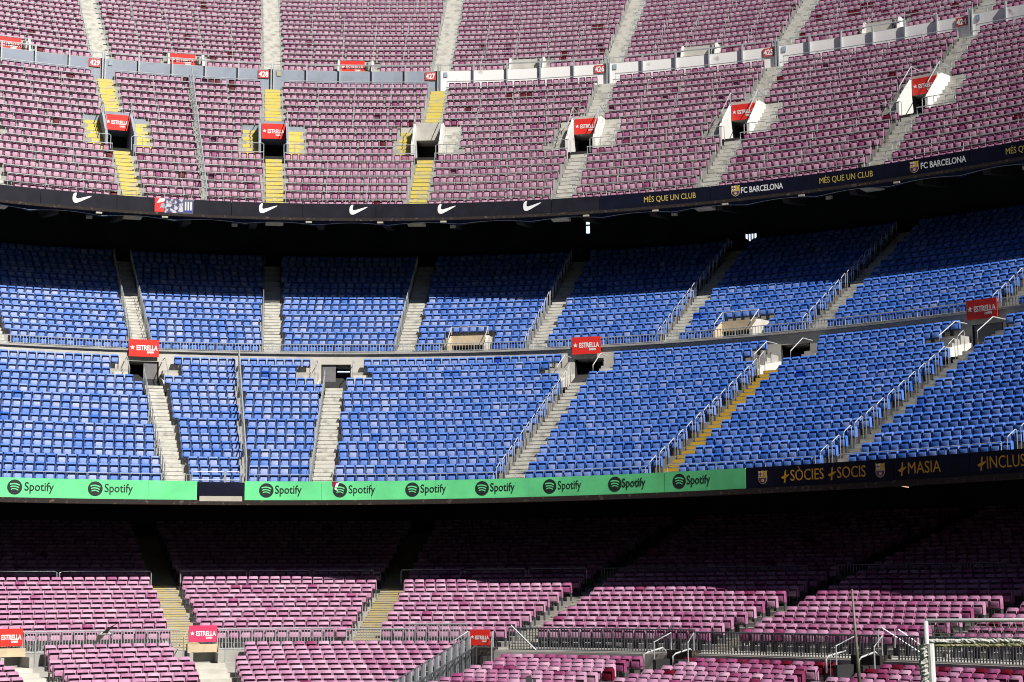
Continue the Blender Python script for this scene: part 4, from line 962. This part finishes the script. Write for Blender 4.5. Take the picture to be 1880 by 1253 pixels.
for j, (pts, lab) in enumerate((([(938, 1148), (985, 1194)], "straight steel stair rail right of the dark red board"), ([(1612, 1188), (1614, 1158), (1620, 1154), (1690, 1202)], "tubular stair rail left of the goal post"), ([(1643, 1190), (1644, 1160), (1650, 1157), (1700, 1195)], "second tubular stair rail left of the goal post"), ([(1185, 1192), (1238, 1150)], "dark sloping stair rail before the dark fence"))):
    off0 = -7.5; x0, y0 = pts[0]; z0 = zpx(TL, x0, y0, off0); t = TL.th_px(x0, off0, z0); B = TL.P(t, off0, z0); s_ = FPX / B[1]
    mb = MB(); mb.tube([((x - x0) / s_, -.25 * abs(x - x0) / s_, (y0 - y) / s_) for x, y in pts], .022, 6); o = mb.build("stair_rail", M['darksteel' if j == 3 else 'steel']); o.location = B; tag(o, lab, "handrail", "stair rails along the lower walkway")
# glass railing beside the stair
gf = thing("glass_railing", "glass railing with thick grey posts and a black handrail beside the lower stair", "railing")
offs = [-8.0 - .60 * j for j in range(14)]
def gp(off, dz): return TL.P(FENCE_TH, off, -3.24 + (off + 8.0) * .21 + dz)
for j, off in enumerate(offs):
    b_, a_ = gp(off, 1.3), gp(off, 0); mb = MB(); mb.box(-.085, .085, -.05, .05, 0, 1.3); q = mb.build("post", M['steel'], gf); q.location = a_; q.rotation_euler[2] = -FENCE_TH
mb = MB()
for j in range(len(offs) - 1):
    p0, p1, p2, p3 = gp(offs[j], .1), gp(offs[j + 1], .1), gp(offs[j + 1], 1.28), gp(offs[j], 1.28); e = Vector((math.cos(FENCE_TH), -math.sin(FENCE_TH), 0)) * .012
    mb.add([Vector(p) - e for p in (p0, p1, p2, p3)] + [Vector(p) + e for p in (p0, p1, p2, p3)], [(0, 1, 2, 3), (7, 6, 5, 4), (0, 4, 5, 1), (1, 5, 6, 2), (2, 6, 7, 3), (3, 7, 4, 0)])
mb.build("glass_panel", M['glass'], gf)
mb = MB(); mb.tube([gp(offs[0], 1.31), gp(offs[-1], 1.31)], .02); mb.build("top_strip", M['darksteel'], gf)
e2 = Vector((math.cos(FENCE_TH), -math.sin(FENCE_TH), 0)) * .35
mb = MB(); mb.tube([Vector(gp(offs[0], .95)) + e2, Vector(gp(offs[-1], .95)) + e2], .035)
for j in range(56):
    o_ = offs[0] + (offs[-1] - offs[0]) * j / 55; mb.tube([Vector(gp(o_, .1)) + e2, Vector(gp(o_, .95)) + e2], .012 if j % 5 else .03, 4)
mb.build("black_handrail", M['bracket'], gf)
mb = MB(); mb.tube([Vector(gp(offs[0], .04)) + e2 * 1.2, Vector(gp(offs[-1], .04)) + e2 * 1.2], .09); mb.build("base_beam", M['steel'], gf)
mb = MB()
for j in range(14):
    o_ = -8.0 - .60 * j
    a, b = TL.step(FENCE_TH, o_, .1), TL.step(FENCE_TH, o_, 1.25); z_ = -3.24 + (o_ + 8.0) * .21
    mb.sweep(TL, a, b, [(o_, z_), (o_ - .60, z_), (o_ - .60, z_ - .9), (o_, z_ - .9)], 1)
tag(mb.build("stairs", M['stair2']), "concrete stair behind the black handrail of the glass railing", "stairs")

# ------------------------------------------------------------------ goal, pole, birds in front
GX, GY, GZ = (1687 - 940) / FPX * 50, 50.0, -3.45
go = thing("goal", "white football goal with its net rolled up on the frame at lower right", "goal", None, (GX, GY, GZ))
mb = MB(); mb.tube([(0, 0, 2.44), (7.32, 0.2, 2.44)], .06, 10); mb.build("crossbar", M['wsteel'], go, True)
mb = MB(); mb.tube([(0, 0, 0), (0, 0, 2.44)], .066, 10); mb.build("post", M['wsteel'], go, True)
mb = MB(); mb.tube([(7.32, .2, 0), (7.32, .2, 2.44)], .06, 10); mb.build("post", M['wsteel'], go, True)
mb = MB()
for j in range(36):
    x = .12 + j * .2; mb.tube([(x, .03, 2.38), (x + .2, .35, 1.92)], .011, 4); mb.tube([(x + .26, .03, 2.38), (x + .1, .35, 1.92)], .007, 4)
for f_ in (.33, .66): mb.tube([(.1, .03 + .32 * f_, 2.38 - .46 * f_), (7.3, .2 + .32 * f_, 2.38 - .46 * f_)], .010, 4)
mb.build("net", M['net'], go)
def rough_roll(p0, p1, r, n, m_, name, seed):
    rr = random.Random(seed); p0, p1 = Vector(p0), Vector(p1); mb = MB(); rings = 10; V = []
    d = (p1 - p0).normalized(); a = d.cross(Vector((0, 1, 0.01))).normalized(); b = d.cross(a)
    for i in range(n + 1):
        c = p0.lerp(p1, i / n)
        for k in range(rings):
            q = r * (.75 + .5 * rr.random()); V.append(c + a * math.cos(6.2832 * k / rings) * q + b * math.sin(6.2832 * k / rings) * q)
    mb.add(V, [(i * rings + k, i * rings + (k + 1) % rings, (i + 1) * rings + (k + 1) % rings, (i + 1) * rings + k) for i in range(n) for k in range(rings)]); return mb.build(name, m_, go)
rough_roll((.05, .35, 1.87), (7.3, .5, 1.87), .075, 120, M['roll'], "rolled_net", 3)
rough_roll((.3, .38, 1.74), (7.3, .52, 1.74), .06, 120, M['moss'], "rolled_net", 4)
rough_roll((-.08, .0, 1.78), (-.06, .0, .0), .14, 40, M['roll'], "rolled_net", 5)
mb = MB(); mb.tube([(0.08, -.08, 1.8), (.1, -.08, 0)], .11, 10); mb.build("tied_net", M['net'], go)
# leaning pole
PX = 47.0
p0 = ((1566 - 940) / FPX * PX, PX, -3.46); p1 = ((1555 - 940) / FPX * PX, PX, -(1089 - HOR) / FPX * PX)
pl = thing("leaning_pole", "thin tapering dark pole leaning slightly left in front of the purple seats", "pole", None, p0)
top = Vector(p1) - Vector(p0); mb = MB(); mb.tube([(0, 0, 0), top * .5, top], .058, 10, 0, .028); mb.build("shaft", M['pole'], pl, True)
mb = MB(); mb.tube([top, top + Vector((0, 0, .05))], .036, 10, 0, .02); mb.build("cap", M['pole'], pl)
mb = MB(); mb.tube([(-.75, .3, 0), (-.74, .3, 1.7)], .006, 4); mb.build("cable", M['steel'], pl)
# black covered stand at the bottom edge
bd = 58.0; b0 = ((968 - 940) / FPX * bd, bd, -(1275 - HOR) / FPX * bd)
bs = thing("covered_stand", "black covered box peeping in at the bottom edge among purple seats", "box", None, b0)
s_ = bd / FPX
mb = MB(); mb.plate([(-7 * s_, -6 * s_), (-7.5 * s_, 36 * s_), (2 * s_, 38.5 * s_), (3.5 * s_, 34 * s_), (8 * s_, -6 * s_)], 0, .25); mb.build("cover", M['bracket'], bs)
mb = MB(); mb.plate([(6 * s_, 32 * s_), (11 * s_, 31.5 * s_), (13 * s_, -6 * s_), (9.5 * s_, -6 * s_)], .02, .2); mb.build("side_cover", M['bracket'], bs)
# gull with spread wings
def px3(x, y, d): return Vector(((x - 940) / FPX * d, d, -(y - HOR) / FPX * d))
gd = 62.0; gc = px3(197, 1157, gd)
gu = thing("gull", "gull flying with spread dark wings across the fence at lower left", "bird", None, gc)
mb = MB()
body = [(-.26, .0, -.05, .012), (-.2, 0, -.04, .05), (-.08, 0, -.02, .085), (.06, 0, .0, .09), (.18, 0, .01, .06), (.25, 0, .015, .05), (.31, 0, .0, .035), (.36, 0, -.01, .012)]
V = []; R = 10
for x, y, z, r in body:
    V += [(x * .75, y + r * math.cos(6.2832 * k / R), z + r * .8 * math.sin(6.2832 * k / R)) for k in range(R)]
mb.add(V, [(i * R + k, i * R + (k + 1) % R, (i + 1) * R + (k + 1) % R, (i + 1) * R + k) for i in range(len(body) - 1) for k in range(R)] + [tuple(range(R)), tuple((len(body) - 1) * R + k for k in range(R))[::-1]])
tag(mb.build("body", M['feather'], gu, True))
def wing(tip, root0, root1, mid):
    rows = []; tip, r0, r1 = Vector(tip), Vector(root0), Vector(root1); mb = MB()
    for i in range(7):
        f = i / 6; c = (r0 + r1) / 2; c = c.lerp(tip, f) + Vector(mid) * math.sin(math.pi * f); half = (r1 - r0) / 2 * (1 - f) ** .6
        for sgn, dy in ((-1, 0), (0, -.012), (1, 0), (0, .012)): rows.append(c + half * sgn + Vector((0, dy, 0)))
    mb.add(rows, [(i * 4 + k, i * 4 + (k + 1) % 4, i * 4 + 4 + (k + 1) % 4, i * 4 + 4 + k) for i in range(6) for k in range(4)] + [(3, 2, 1, 0), (24, 25, 26, 27)]); mb.build("wing", M['wing'], gu)
k_ = gd / FPX
wing((28 * k_, -.2, 19 * k_), (-.06, -.09, .0), (.17, -.09, .05), (-.03, 0, .02)); wing((-16 * k_, -.3, -19 * k_), (-.17, -.09, -.03), (.06, -.09, -.04), (.03, 0, -.02))
pc = px3(56, 1120, 80.5); pg = thing("pigeon", "tiny dark bird perched on a pink seat at lower left", "bird", None, pc)
mb = MB(); V = []
for z, r in ((-.06, .03), (0, .07), (.05, .06), (.09, .035), (.13, .035), (.16, .01)): V += [(r * math.cos(6.2832 * k / 8) + .3 * (-z), r * math.sin(6.2832 * k / 8), z) for k in range(8)]
mb.add(V, [(i * 8 + k, i * 8 + (k + 1) % 8, i * 8 + 8 + (k + 1) % 8, i * 8 + 8 + k) for i in range(5) for k in range(8)] + [tuple(range(8))[::-1], tuple(range(40, 48))]); mb.build("body", M['pigeon'], pg, True)
